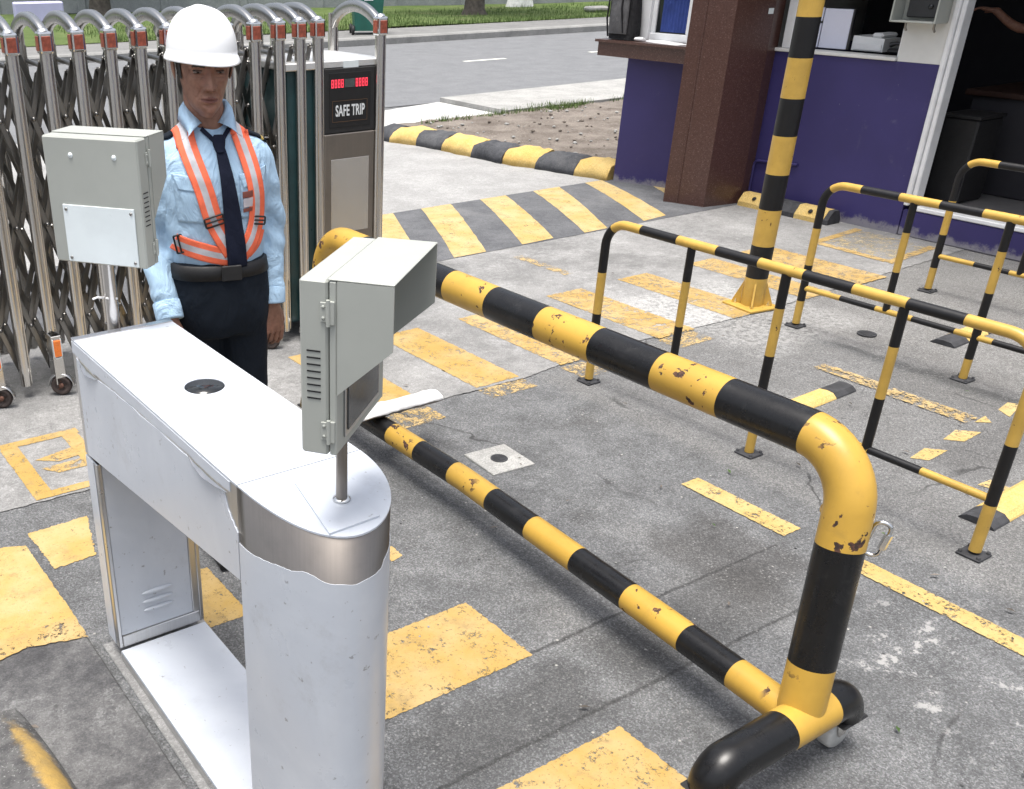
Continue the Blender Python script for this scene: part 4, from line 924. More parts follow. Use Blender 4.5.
# ------------------------------------------------------------------ folding gate
gt = thing('folding_gate', 'stainless steel folding gate of close arched posts with orange reflectors and lattice bars', 'gate', (0,0,.004))
gx = [.38,.52,.66,.80,.94,1.08,1.225,1.37,1.51,1.655,1.795,1.93,2.075,2.22,2.365,2.495,2.61,2.712]
YF, YK, ZT = 4.47, 4.95, 1.585
def gate_post(x, y, z0, front=True):
    g = G(); g.tube([(0,0,z0),(0,0,ZT-.075 if front else ZT)], .0275, 0, 24, flat=(.95,.9)); g.tube([(.0225,-.014,z0+.01),(.0225,-.014,ZT-.08)], .0035, 0, 6); o = g.build('post', 'post', gt); o.location = (x,y,0)
    return o
def cap(par):
    g = G(); g.box((-.0295,-.0285,ZT-.080), (.0295,.0285,ZT+.008), 0, .009, seg=2); g.lathe([(.024,0),(.018,.010),(.001,.014)], (0,0,ZT+.008), 16); o = g.build('cap', 'chrome', par)
    g = G(); g.box((-.0195,-.0315,ZT-.068), (.0195,-.0282,ZT-.010), 0, .003); g.box((-.0325,-.018,ZT-.068), (-.0292,.018,ZT-.010), 0, .003); g.box((.0292,-.018,ZT-.068), (.0325,.018,ZT-.010), 0, .003); g.build('reflector', 'reflector', par)
def band_arch(g, pts):
    P = [Vector(p) for p in pts]; rings = []
    for i, p in enumerate(P):
        t = (P[min(i+1, len(P)-1)]-P[max(i-1, 0)]).normalized(); u = t.cross(Vector((1,0,0))); u = -u if u.z < 0 else u; x = Vector((1,0,0))
        rings.append([p+x*a+u*b for a, b in ((-.017,-.024),(-.013,-.027),(.013,-.027),(.017,-.024),(.017,.022),(.012,.027),(-.012,.027),(-.017,.022))])
    g.loft(rings, 0, True)
def arch(x, par=gt, yf=YF, yk=YK):
    pts = [(x, yf+(yk-yf)*k/18, ZT-.055+.10*math.sin(PI*k/18)**.62) for k in range(19)]
    g = G(); band_arch(g, pts); g.build('arch', 'arch', par)
def wheel(x, y):
    g = G(); g.prism([(y-.045,.30),(y+.02,.30),(y+.035,.09),(y-.05,.06)], x-.024, x-.019, 'x'); g.prism([(y-.045,.30),(y+.02,.30),(y+.035,.09),(y-.05,.06)], x+.019, x+.024, 'x'); g.box((x-.024,y-.05,.09), (x+.024,y-.044,.30), 0, .002)
    b = g.build('wheel_bracket', 'post', gt)
    g = G(); g.box((x-.017,y-.058,.20), (x+.017,y-.051,.28), 0, .006, seg=2); g.build('lower_reflector', 'orangeref', b)
    g = G(); g.tube([(x-.019,y-.054,.285),(x-.019,y-.054,.205),(x-.012,y-.054,.193),(x+.012,y-.054,.193),(x+.019,y-.054,.205),(x+.019,y-.054,.285)], .003, 0, 6); g.build('reflector_rim', 'plate', b)
    wp = Matrix.Translation((x+.004,y-.030,.050))@Matrix.Rotation(R(62), 4, 'Z')
    g = G(); g.tube([(0, .058*math.cos(a), .058*math.sin(a)) for a in np.linspace(.0, PI, 16)], .020, 0, 10, flat=(.25,1), up=(0,0,1)); g.xf(wp); g.build('mudguard', 'frame', b)
    g = G(); g.lathe([(.026,-.012),(.036,-.018),(.044,-.018),(.049,-.010),(.049,.010),(.044,.018),(.036,.018),(.026,.012)], (0,0,0), 30, axis='x'); g.xf(wp); w = g.build('wheel', 'castor', b)
    g = G(); g.lathe([(.001,-.018),(.012,-.018),(.012,.018),(.001,.018)], (0,0,0), 14, axis='x')
    for k in range(5): g.box((-.012,-.005,.008), (.012,.005,.036), 0, .001, rot=Matrix.Rotation(k*2*PI/5, 3, 'X'), piv=(0,0,0))
    g.xf(wp); g.build('hub', 'hubm', w)
for i, x in enumerate(gx):
    wh = i % 2 == 0
    p = gate_post(x, YF, .27 if wh else .06); cap(p)
    gate_post(x+.03, YK, .06, False)
    arch(x+.012)
    if wh: wheel(x, YF-.03)
def xat(i): return gx[0]+i*.14 if i < 0 else (gx[i] if i < len(gx) else gx[-1])
def bar_geo(xa, xb, y, z0, z1, w=.0125):
    p0 = Vector((xa,y,z0)); q = Vector((xb,y,z1))-p0; ang = math.atan2(q.x, q.z); g = G(); g.box((-w,-.004,0), (w,.004,q.length), 0, .002)
    for k in range(7): g.lathe([(.010,0),(.010,.006),(.006,.011),(.001,.012)], (0,-.004,q.length*k/6), 10, rot=Matrix.Rotation(PI/2, 3, 'X'))
    return g, p0, ang
mid = G()
for pl_, y in enumerate((YF+.065, YK-.06, YF+.17, YK-.17)):
    for i in range(-3, len(gx)-1):
        for d in (1, -1):
            a, b = (i, i+3) if d == 1 else (i+3, i)
            if max(a, b) > len(gx)-1: continue
            g, p0, ang = bar_geo(xat(a)+.05*(pl_ > 1), xat(b)+.05*(pl_ > 1), y+.010*d, .10, 1.47 if pl_ < 2 else 1.40)
            if pl_ < 2:
                o = g.build('lattice_bar', 'lattice', gt); o.location = p0; o.rotation_euler = (0,ang,0)
            else:
                g.xf(Matrix.Translation(p0)@Matrix.Rotation(ang, 4, 'Y')); mid.add(g.v, g.f)
for i in range(len(gx)-1):      # short links between the two rows
    for z in (.2, .62, 1.05, 1.44): mid.tube([(gx[i]+.02,YF+.03,z),(gx[i]+.05,YK-.03,z)], .011, 0, 8)
o = mid.build('inner_lattice', 'lattice', gt); o['kind'] = 'stuff'
for z in (.16, .60, 1.05): 
    g = G(); g.tube([(gx[-4],YF+.10,z),(3.0,YF+.10,z)], .010, 0, 10); g.build('tie_rod', 'bright', gt)
# gate head with display
gh = gt
XA, XB = 2.737, 3.040
for x in (3.066,):
    p = gate_post(x, YF-.02, .05); cap(p)
    gate_post(3.10, YK, .05, False)
    g = G(); pts = [(x+.034*k/18, YF-.02+(YK-YF+.02)*k/18, ZT-.055+.10*math.sin(PI*k/18)**.62) for k in range(19)]; band_arch(g, pts); g.build('arch', 'arch', gt)
g = G(); g.box((XA-.20,YF+.012,.09), (3.085,YK-.02,1.365), 0, .006); hb = g.build('motor_housing', 'teal', gt)
g = G(); g.box((XA-.215,YF-.012,1.366), (3.095,YK-.0,1.402), 0, .005); g.build('housing_lid', 'lid', hb)
g = G(); g.box((XA,YF-.022,.10), (XB,YF+.011,1.055), 0, .004); g.build('front_panel', 'band', hb)
g = G(); g.box((XA+.035,YF-.0245,.55), (XB-.035,YF-.0225,.93), 0, .006); g.build('service_hatch', 'post', hb)
g = G(); g.box((XA,YF-.018,1.058), (XB,YF+.011,1.3655), 0, .003); dp = g.build('display_frame', 'gasket', hb)
g = G(); g.box((XA+.028,YF-.0205,1.085), (XB-.026,YF-.0182,1.345), 0, .001); g.build('display_glass', 'void', dp)
yt = YF-.0208
def led(x0, x1, m, name):
    g = G(); nx_, nz_ = 15, 7
    for i in range(nx_):
        if i % 4 == 3 and nx_ > 8 and m == 'led': continue
        for j in range(nz_):
            if m == 'led' and i % 4 == 1 and j in (1, 2, 4, 5): continue
            x = x0+(x1-x0)*(i+.5)/nx_; z = 1.275+.040*(j+.5)/nz_; g.box((x-.0018,yt-.001,z-.0020), (x+.0018,yt,z+.0020), 0, 0)
    g.build(name, m, dp)
led(XA+.040, XA+.112, 'led', 'led_digits'); led(XA+.118, XA+.178, 'ledoff', 'dark_segments'); led(XA+.184, XA+.256, 'led', 'led_digits')
g = G(); 
for a, b, c, d in ((XA+.045,XA+.255,1.212,1.214),(XA+.045,XA+.255,1.112,1.114),(XA+.045,XA+.047,1.114,1.212),(XA+.253,XA+.255,1.114,1.212)): g.box((a,yt-.0008,c), (b,yt,d), 0, 0)
g.build('text_border', 'gilt', dp)
text('display_text', 'SAFE TRIP', .074, 'white_let', dp, ((XA+XB)/2,yt-.0006,1.163), (PI/2,0,0), .0006, .52, .0016)
g = G(); g.box((XA+.115,YF-.0140,1.366), (XA+.205,YF-.0125,1.398), 0, 0); g.build('small_sticker', 'plate', hb)

# ================================================================== PEOPLE
def sup(cx, cy, z, a, b, p=2.2, n=32, tilt=0):
    out = []
    for k in range(n):
        t = 2*PI*k/n; c, s_ = math.cos(t), math.sin(t)
        out.append((cx+a*math.copysign(abs(s_)**(2/p), s_), cy-b*math.copysign(abs(c)**(2/p), c), z))
    return out
def interp(tab, z):
    xs = [r_[0] for r_ in tab]; return [float(np.interp(z, xs, [r_[i] for r_ in tab])) for i in range(1, len(tab[0]))]
HEAD = [(-.012,.012,.070,.0),(-.004,.026,.081,.0),(.006,.037,.086,.005),(.02,.045,.0885,.015),(.04,.0535,.0885,.035),(.06,.0595,.0885,.062),(.08,.0645,.0885,.080),(.10,.0685,.0870,.090),(.12,.0715,.0885,.095),(.14,.073,.089,.097),(.16,.072,.085,.095),(.18,.066,.074,.086),(.20,.053,.054,.067),(.212,.035,.034,.044),(.218,.014,.012,.018)]
def smooth_tab(z):
    return [sum(interp(HEAD, z+d)[i]*w for d, w in ((-.012,.2),(-.006,.2),(0,.2),(.006,.2),(.012,.2))) for i in range(3)]
def head_geo(g, mt):
    nz, na = 150, 150; zs = np.linspace(-.010, .217, nz); v = []; mi = []
    ga = lambda x, z, x0, z0, sx, sz: math.exp(-((x-x0)/sx)**2-((z-z0)/sz)**2)
    for z in zs:
        w, f, b = smooth_tab(z)
        for k in range(na):
            t = -PI+2*PI*(k+.5)/na
            # finer sampling in front
            t = t*(.55+.45*abs(t)/PI)
            s_, c = math.sin(t), math.cos(t)
            x = w*math.copysign(abs(s_)**.92, s_); y = -f*abs(c)**.85 if c > 0 else b*abs(c)**.9
            if c > 0:
                wt = min(1, c*1.8); ax = abs(x); d = 0.
                # nose
                if z < .122:
                    q = min(1, max(0, (.120-z)/.048)); sx = .0075+.0058*q; d += (.005+.0245*q**1.1)*math.exp(-(x/sx)**2)*(1/(1+math.exp(-(z-.063)/.0022)))
                d += .009*ga(ax, z, .0150, .0705, .0055, .0065)
                d -= .006*ga(ax, z, .0075, .0635, .0045, .003)
                d += .0065*ga(ax, z, .028, .127, .022, .0065)
                d -= .0105*ga(ax, z, .031, .112, .015, .0105); d -= .004*ga(ax, z, .014, .112, .006, .011)
                d += .0030*ga(ax, z, .031, .1125, .012, .0065)+.0022*ga(ax, z, .030, .1020, .013, .0028)
                d += .0045*ga(ax, z, .046, .088, .016, .013)
                d -= .0062*ga(ax, z, .045, .054, .013, .017)
                d += .0050*ga(ax, z, .0, .045, .022, .010)
                d += .0042*ga(ax, z, .009, .0445, .011, .0032)-.0022*ga(x, z, 0, .0455, .0025, .004); d += .0050*ga(ax, z, .0, .0335, .015, .0042)
                d -= .0050*ga(ax*.9, z, .0, .0395, .021, .0016); d -= .003*ga(ax, z, .025, .0395, .004, .004)
                d -= .0050*ga(ax, z, .0, .0245, .018, .0045); d += .0055*ga(ax, z, .0, .008, .016, .011)
                fold = .0165+.011*(.072-z)/.03; d -= .0046*math.exp(-((ax-fold-.004)/.0034)**2)*(1 if .042 < z < .074 else 0)
                d -= .0018*math.exp(-((z-.150)/.0018)**2)*(ax < .04); d -= .0015*math.exp(-((z-.160)/.0018)**2)*(ax < .04)
                d -= .0026*math.exp(-((ax-.050-.2*(z-.115))/.0022)**2)*(.100 < z < .118); d -= .0024*math.exp(-((z-.098+.12*(ax-.03))/.0022)**2)*(.018 < ax < .044); d -= .0020*math.exp(-((ax-.033-.25*(.05-z))/.0026)**2)*(.018 < z < .05); d -= .0016*math.exp(-((ax-.004)/.0016)**2)*(.120 < z < .136); y -= d*wt
            v.append(mt@Vector((x, y, z)))
    f = []; 
    for i in range(nz-1):
        for k in range(na):
            a = i*na+k; b = i*na+(k+1) % na; f.append([a, b, b+na, a+na])
            p = mt.inverted()@((v[a]+v[b+na])/2); m = 0
            if p.y < -.06:
                ax = abs(p.x)
                if ax < .023 and .0295+.00*ax < p.z < .0485-.18*ax and abs(p.z-.0395) < .0095-.25*ax: m = 1
                if .013 < ax < .046 and abs(p.z-(.1235+.004*math.sin((ax-.013)/.033*PI))) < .0026+.0015*math.sin((ax-.013)/.033*PI): m = 2
                if .019 < ax < .044 and abs(p.z-(.1128+.0012*math.cos((ax-.031)/.013*1.5))) < .0011: m = 2
            mi.append(m)
    g.add(v, f, mi, True); g.add(v[:na], [list(range(na))[::-1]], 0); g.add(v[-na:], [list(range(na))], 0)
    for s_ in (-1, 1):      # ears
        rings = []
        for i in range(9):
            q = i/8; zz = .078+.062*q; wd_ = .017*math.sin(PI*(q*.86+.1))**.7; 
            rings.append([mt@Vector((s_*(.066+.0115+.008*q+.0055*math.cos(t)*math.sin(PI*(q*.9+.05))), .012+.006*q+wd_*math.sin(t), zz)) for t in np.linspace(0, 2*PI, 14, endpoint=False)])
        g.loft(rings, 0, True)
        for e, (r_, m, oy, oz) in enumerate(((.0118,3,-.0725,.1095),(.0052,4,-.0788,.1092))):   # eyes
            c = Vector((s_*.031, oy, oz)); rings = []
            for i in range(9):
                ph = -PI/2+PI*i/8; rings.append([mt@(c+Vector((r_*math.cos(ph)*math.sin(t)*(1.05 if e == 0 else 1), -r_*math.cos(ph)*math.cos(t)*(.82 if e == 0 else .8), r_*math.sin(ph)*(.26 if e == 0 else .46)))) for t in np.linspace(0, 2*PI, 16, endpoint=False)])
            g.loft(rings, m, True)
def hair_geo(mt):
    g = G(); nz, na = 26, 60; v = []; f = []
    for i in range(nz):
        z = .055+.125*i/(nz-1); w, fr, b = smooth_tab(z)
        for k in range(na+1):
            t = PI*.40+(PI*1.2)*k/na; s_, c = math.sin(t), math.cos(t)
            o_ = .0035+.0025*noise.noise((t*9, z*300, 1)); x = (w+o_)*math.copysign(abs(s_)**.92, s_); y = -(fr+o_)*abs(c)**.85 if c > 0 else (b+o_)*abs(c)**.9
            v.append(mt@Vector((x, y, z)))
    for i in range(nz-1):
        z = .055+.125*(i+.5)/(nz-1)
        for k in range(na):
            t = PI*.40+(PI*1.2)*(k+.5)/na; side = abs(math.sin(t))
            front = abs(t-PI) > PI*.50
            if front and (z < .085 or z > .2): continue
            if PI*.40 < abs(t-PI) < PI*.50 and z < .10: continue
            if z < .085 and side > .86: continue
            a = i*(na+1)+k; f.append([a, a+1, a+na+2, a+na+1])
    return g.add(v, f, 0, True)
def hand_geo(g, wrist, dr_, nrm, side, curl=.5, sc=1.):
    # wrist point, pointing direction, back-of-hand normal, side (+1 thumb towards cross(dir,nrm))
    d = Vector(dr_).normalized(); n_ = Vector(nrm); n_ = (n_-d*n_.dot(d)).normalized(); s_ = d.cross(n_)*side; w = Vector(wrist)
    P = lambda a, b, c: w+(d*a+s_*b+n_*c)*sc
    rings = []
    for a, hw, ht in ((-.03,.024,.019),(0,.026,.0185),(.02,.033,.0175),(.05,.0395,.0155),(.078,.0405,.0130),(.088,.037,.010)):
        rings.append([P(a, hw*math.copysign(abs(math.cos(t))**.8, math.cos(t)), ht*math.sin(t)-.003*(a > .01)) for t in np.linspace(0, 2*PI, 20, endpoint=False)])
    g.loft(rings, 0, True)
    for b, L_, r_, cu in ((.031,.072,.0082,.85),(.0105,.080,.0085,1.),(-.0100,.074,.0081,1.12),(-.0295,.058,.0072,1.25)):
        pts = [P(.062, b*.95, .0)]; ang = 0.; p = P(.085, b, .001); pts.append(p)
        for seg_, k in ((.42,.5),(.32,.9),(.26,.75)):
            ang += curl*cu*k; dd = d*math.cos(ang)-n_*math.sin(ang); p = p+dd*L_*seg_*sc; pts.append(p)
        g.tube(pts, [r_*1.05*sc, r_*1.08*sc, r_*1.03*sc, r_*.95*sc, r_*.72*sc], 0, 12)
    pts = [P(.012,.018,-.004), P(.036,.037,-.010), P(.062,.050,-.018), P(.084,.052,-.026)]
    g.tube(pts, [.0125*sc,.0118*sc,.0100*sc,.0072*sc], 0, 12)
def limb(g, pts, rs, m=0, seg=20):
    # smooth tapered limb through its joints
    P = [Vector(p) for p in pts]; out = []; rr = []
    n = len(P)
    for i in range(n-1):
        a = P[max(0, i-1)]; b = P[i]; c = P[i+1]; d = P[min(n-1, i+2)]
        for k in range(6):
            t = k/6; out.append(.5*((2*b)+(c-a)*t+(2*a-5*b+4*c-d)*t*t+(3*b-a-3*c+d)*t**3)); rr.append(rs[i]+(rs[i+1]-rs[i])*t)
    out.append(P[-1]); rr.append(rs[-1]); g.tube(out, rr, m, seg)

TOR = [(1.035,.132,.100,0),(1.06,.140,.106,0),(1.085,.147,.110,0),(1.14,.150,.112,.0),(1.20,.156,.114,.002),(1.27,.166,.116,.004),(1.32,.168,.114,.008),(1.365,.160,.104,.012),(1.40,.138,.088,.016),(1.43,.104,.072,.02),(1.452,.074,.060,.022),(1.485,.058,.053,.018)]
def person(label, loc, rz, arms, head_rot, head_pos, shirt_m, legs=None, short=False, cx=-.016):
    t = thing('person', label, 'person', loc, rz)
    # ---- body (skin), one continuous surface
    g = G(); g.loft([sup(cx, y, z-.004, a*.88, b*.86) for z, a, b, y in TOR if z < 1.44], 0, True)
    g.tube([(cx,.022,1.40),(cx-.004,.012,1.47),(head_pos[0],head_pos[1]+.020,head_pos[2]+.03),(head_pos[0],head_pos[1]+.018,head_pos[2]+.07)], [.062,.0565,.0535,.052], 0, 24)
    for (sh, el, wr, hd, nr, sd_, cu), s_ in zip(arms, (-1, 1)):
        limb(g, [(cx+s_*.10,.015,1.375), Vector(sh)-Vector((s_*.015,0,.012)), el, wr], [.034,.036,.034,.0245])
    LG = legs or [((cx-.080,.0,.93),(cx-.075,.02,.50),(cx-.035,.10,.08)),((cx+.073,.0,.93),(cx+.065,.0,.50),(cx+.080,.05,.08))]
    for hp, kn, an in LG: limb(g, [hp, kn, an], [.075,.05,.034]); 
    b = g.build('body', 'skin'); remesh(b, .0042, 5, .5)
    hm = Matrix.Translation(head_pos)@Matrix.Rotation(head_rot[2], 4, 'Z')@Matrix.Rotation(head_rot[0], 4, 'X')@Matrix.Rotation(head_rot[1], 4, 'Y')
    hg = G(); head_geo(hg, hm)
    hv = hg.build('h', ['skin','lip','hair','eyew','iris'])
    bm = bmesh.new(); bm.from_mesh(b.data); bm.from_mesh(hv.data); bm.to_mesh(b.data); bm.free()
    for m in ('lip','hair','eyew','iris'): b.data.materials.append(M[m])
    bpy.data.objects.remove(hv); b.parent = t
    for (sh, el, wr, hd, nr, sd_, cu) in arms:
        g = G(); hand_geo(g, wr, hd, nr, sd_, cu); hh = g.build('h', 'skin'); remesh(hh, .0021, 3, .5)
        bm = bmesh.new(); bm.from_mesh(b.data); bm.from_mesh(hh.data); bm.to_mesh(b.data); bm.free(); bpy.data.objects.remove(hh)
    b.data.polygons.foreach_set('use_smooth', [True]*len(b.data.polygons))
    hair_geo(hm).build('hair', 'hair', t, fix=False)
    # ---- shirt
    g = G(); g.loft([sup(cx, y, z, a, b_) for z, a, b_, y in TOR if z < 1.46], 0, True)
    for (sh, el, wr, hd, nr, sd_, cu), s_ in zip(arms, (-1, 1)):
        S_, E_, W2 = Vector(sh), Vector(el), Vector(wr); c_end = W2.lerp(E_, .06)
        limb(g, [(cx+s_*.105,.015,1.372), S_, S_.lerp(E_, .5), E_, E_.lerp(W2, .55), c_end] if not short else [(cx+s_*.105,.015,1.372), S_, S_.lerp(E_, .4), S_.lerp(E_, .75)], [.050,.053,.053,.048,.044,.037])
    sh_o = g.build('shirt', shirt_m, t); remesh(sh_o, .0062, 10, .55)
    for v in sh_o.data.vertices:
        c = v.co; ax = abs(c.x-cx)
        k = .006 if ax > .145 else .0046
        d = noise.noise((c.x*13, c.y*13, c.z*9))*k+noise.noise((c.x*34+c.z*12, c.y*30, c.z*20))*k*.55
        d += .0055*max(0, 1-abs(c.z-1.135)/.07)*(.5+.5*math.sin(c.x*70+c.z*25))*(ax < .15)
        if ax > .15: d += .0056*math.sin(c.z*85+c.x*40+3*noise.noise((c.x*8, c.y*8, c.z*8)))*max(0, 1-abs(c.z-1.17)/.14)+.003*math.sin(c.z*120+c.y*50)*max(0, 1-abs(c.z-.96)/.06)
        v.co = c+v.normal*d
    for (sh, el, wr, hd, nr, sd_, cu) in ([] if short else arms):
        W2, E_ = Vector(wr), Vector(el); a = W2.lerp(E_, .02); bb = W2.lerp(E_, .24)
        g = G(); g.tube([a.lerp(bb, q) for q in (0, .03, .1, .5, .95, 1)], [.0385,.0412,.0418,.0425,.0425,.041], 0, 24); g.build('cuff', shirt_m, t)
    # ---- trousers and shoes
    g = G(); g.loft([sup(cx, 0, z, a, b_) for z, a, b_ in ((1.075,.146,.115),(1.02,.154,.120),(.95,.160,.122),(.88,.158,.118),(.84,.148,.106))], 0, True)
    for hp, kn, an in LG: limb(g, [Vector(hp)+Vector((0,0,.03)), Vector(hp)+Vector((0,0,-.12)), kn, Vector(kn).lerp(Vector(an), .5), Vector(an)+Vector((0,0,-.02))], [.082,.082,.064,.058,.055])
    tr = g.build('trousers', 'navy', t); remesh(tr, .009, 6, .5)
    for v in tr.data.vertices:
        c = v.co; v.co = c+v.normal*(noise.noise((c.x*11, c.y*11, c.z*7))*.007+noise.noise((c.x*25, c.y*25, c.z*18))*.003)
    for hp, kn, an in LG:
        x, y = an[0], an[1]; g = G(); rings = []
        for i in range(11):
            q = i/10; yy = y+.075-.275*q; hw = .032+.016*math.sin(PI*min(1, q*1.15))**.7; hh = .085*(1-q)**.8+.038; rings.append([(x+hw*math.cos(a), yy, .004+max(0, (math.sin(a)+.45)/1.45)*hh) for a in np.linspace(0, 2*PI, 18, endpoint=False)])
        g.loft(rings, 0, True); g.build('shoe', 'belt', t)
    return t, hm, sh_o

# guard beside the turnstile
ARMS = [((-.160,.012,1.352),(-.200,.030,1.13),(-.180,-.085,.905),(.05,-.25,-1),(-.35,-.9,-.2),1,.55),
        ((.118,.012,1.352),(.160,.035,1.14),(.150,-.015,.905),(.02,-.10,-1),(.45,-.9,-.1),-1,.7)]
HP = (-.030,-.012,1.495)
GLOC, GRZ = (1.29, 2.70, .004), R(-15)
gd, HM, SH = person('man in white helmet, light blue shirt, navy tie and orange harness behind the turnstile', GLOC, GRZ, ARMS, (R(4), R(2), R(1)), HP, 'shirt')
dg = bpy.context.evaluated_depsgraph_get()
bvh = BVHTree.FromPolygons([v.co for v in SH.data.vertices], [p.vertices for p in SH.data.polygons])
trs = [o for o in gd.children if o.name.startswith('trousers')][0]
bvt = BVHTree.FromPolygons([v.co for v in trs.data.vertices], [p.vertices for p in trs.data.polygons])
def surf(x, z, off=.004, back=False, trees=None):
    best = None
    for bt in (trees or (bvh,)):
        h = bt.ray_cast(Vector((x, .6 if back else -.6, z)), Vector((0, -1 if back else 1, 0)))
        if h[0] is not None and (best is None or (h[0].y > best.y if back else h[0].y < best.y)): best = h[0]
    if best is None: return None
    return best+Vector((0, off if back else -off, 0))
def ribbon(name, path, width, mats, par, split=(0,1), off=.004, th=.0018, trees=None, back=False, n=40, wfun=None, midx=None):
    P = [Vector((x, 0, z)) for x, z in path]; L = [0.]
    for a, b in zip(P, P[1:]): L.append(L[-1]+(b-a).length)
    pts = []
    def at(s_):
        i = min(len(P)-2, max(k for k in range(len(P)) if L[k] <= s_+1e-9)); i = min(i, len(P)-2)
        a = P[max(0, i-1)]; b = P[i]; c = P[i+1]; d = P[min(len(P)-1, i+2)]; t = (s_-L[i])/(L[i+1]-L[i])
        return .5*((2*b)+(c-a)*t+(2*a-5*b+4*c-d)*t*t+(3*b-a-3*c+d)*t**3)
    g = G(); cols = np.linspace(0, 1, 13); v = []; ok = []
    last = None
    for i in range(n+1):
        s_ = L[-1]*i/n; p = at(s_); q = at(min(L[-1], s_+.004))-at(max(0, s_-.004)); q = Vector((q.x, 0, q.z)).normalized(); nn_ = Vector((q.z, 0, -q.x)); w = width*(wfun(i/n) if wfun else 1)
        row = []
        for c in cols:
            r_ = p+nn_*(c-.5)*w; h = surf(r_.x, r_.z, off, back, trees); row.append((r_, h))
        ys = [h.y for _, h in row if h is not None]
        ym = (sum(ys)/len(ys)) if ys else (last if last is not None else -.1); last = ym
        v.append([Vector((r_.x, (h.y if h is not None else ym), r_.z)) for r_, h in row])
    # relax so that webbing bridges small folds
    for _ in range(6):
        nv = [[p.copy() for p in r_] for r_ in v]
        for i in range(1, n):
            for j in range(13):
                a = (v[i-1][j].y+v[i+1][j].y+v[i][max(0, j-1)].y+v[i][min(12, j+1)].y)/4; nv[i][j].y = min(v[i][j].y, a) if not back else max(v[i][j].y, a)
        v = nv
    V = [p for r_ in v for p in r_]; f = []; m = []
    for i in range(n):
        for j in range(12):
            c = (cols[j]+cols[j+1])/2; mi = 0
            if midx: mi = midx(i/n, c)
            f.append([i*13+j, i*13+j+1, (i+1)*13+j+1, (i+1)*13+j]); m.append(mi)
    g.add(V, f, m, True); o = g.build(name, mats, par, fix=False)
    md = o.modifiers.new('t', 'SOLIDIFY'); md.thickness = th; md.offset = 0; return o
tri = lambda u, c: 1 if .34 < c < .66 else 0
OS = ['orange', 'silver']
sa = ribbon('harness_strap', [(-.095,1.430),(-.090,1.395),(-.078,1.35),(-.059,1.285),(-.035,1.195),(.012,1.105)], .054, OS, gd, midx=tri, off=.006)
sb = ribbon('harness_strap', [(.063,1.430),(.073,1.388),(.088,1.32),(.097,1.25),(.092,1.186),(.070,1.135),(.028,1.085)], .052, OS, gd, midx=tri, off=.006)
ribbon('harness_strap', [(-.094,1.418),(-.08,1.35),(.0,1.2),(.03,1.1)], .054, OS, gd, midx=tri, off=.006, back=True); ribbon('harness_strap', [(.064,1.418),(.06,1.35),(-.02,1.2),(-.05,1.1)], .054, OS, gd, midx=tri, off=.006, back=True)
for x, s_ in ((-.094,-1),(.064,1)):   # over the shoulder
    g = G(); n = 12; v = []
    f0 = surf(x, 1.414, .004); b0 = surf(x, 1.414, .004, True)
    f0 = f0 or Vector((x,-.05,1.414)); b0 = b0 or Vector((x,.08,1.414))
    rows = []
    for i in range(n+1):
        t = i/n; y = f0.y+(b0.y-f0.y)*t; row = []
        for j in range(7):
            xx = x+(j/6-.5)*.054; h = bvh.ray_cast(Vector((xx, y, 1.6)), Vector((0,0,-1))); z = (h[0].z if h[0] is not None else 1.44)+.006; row.append((xx, y, z))
        v += row
    g.add(v, [[i*7+j, i*7+j+1, (i+1)*7+j+1, (i+1)*7+j] for i in range(n) for j in range(6)], [1 if j in (2,3) else 0 for i in range(n) for j in range(6)], True); o = g.build('harness_strap', OS, gd, fix=False); md = o.modifiers.new('t', 'SOLIDIFY'); md.thickness = .0018; md.offset = 0
ribbon('harness_waist_strap', [(-.150,1.140),(-.10,1.122),(-.04,1.104),(.03,1.088)], .053, OS, gd, midx=tri, off=.005)
ribbon('harness_waist_strap', [(.055,1.10),(.085,1.125),(.105,1.16)], .040, OS, gd, midx=tri, off=.004)
# sliders
def buckle(x, z, w, h, ang):
    p = surf(x, z, .010); 
    if p is None: return
    g = G(); pts = [(-w/2,0,-h/2),(w/2,0,-h/2),(w/2,0,h/2),(-w/2,0,h/2),(-w/2,0,-h/2)]
    g.tube(fillet(pts+[pts[1]], .004, 4), .0028, 0, 8, up=(0,1,0)); g.tube([(-w/2,0,0),(w/2,0,0)], .0025, 0, 8)
    g.xf(Matrix.Translation(p)@Matrix.Rotation(R(ang), 4, 'Y')); g.build('strap_buckle', 'belt', gd)
buckle(-.037, 1.203, .056, .026, -14); buckle(.093, 1.190, .050, .022, 6); buckle(-.137, 1.136, .052, .024, 80)
# shirt details
def patch(name, poly, off, m, th=.0016, trees=None, n=14):
    (x0, z0), (x1, z1), (x2, z2), (x3, z3) = poly; v = []
    for i in range(n+1):
        for j in range(n+1):
            s_, t = i/n, j/n; x = (x0*(1-s_)+x1*s_)*(1-t)+(x3*(1-s_)+x2*s_)*t; z = (z0*(1-s_)+z1*s_)*(1-t)+(z3*(1-s_)+z2*s_)*t; h = surf(x, z, off, False, trees); v.append(h if h is not None else Vector((x,-.1,z)))
    g = G(); g.add(v, [[i*(n+1)+j, i*(n+1)+j+1, (i+1)*(n+1)+j+1, (i+1)*(n+1)+j] for i in range(n) for j in range(n)], 0, True); o = g.build(name, m, gd, fix=False); md = o.modifiers.new('t', 'SOLIDIFY'); md.thickness = th; md.offset = 0; return o
patch('pocket', [(-.142,1.315),(-.048,1.305),(-.046,1.195),(-.136,1.20)], .0022, 'shirt'); patch('pocket_flap', [(-.145,1.335),(-.046,1.322),(-.060,1.283),(-.130,1.292)], .0045, 'shirt', .002)
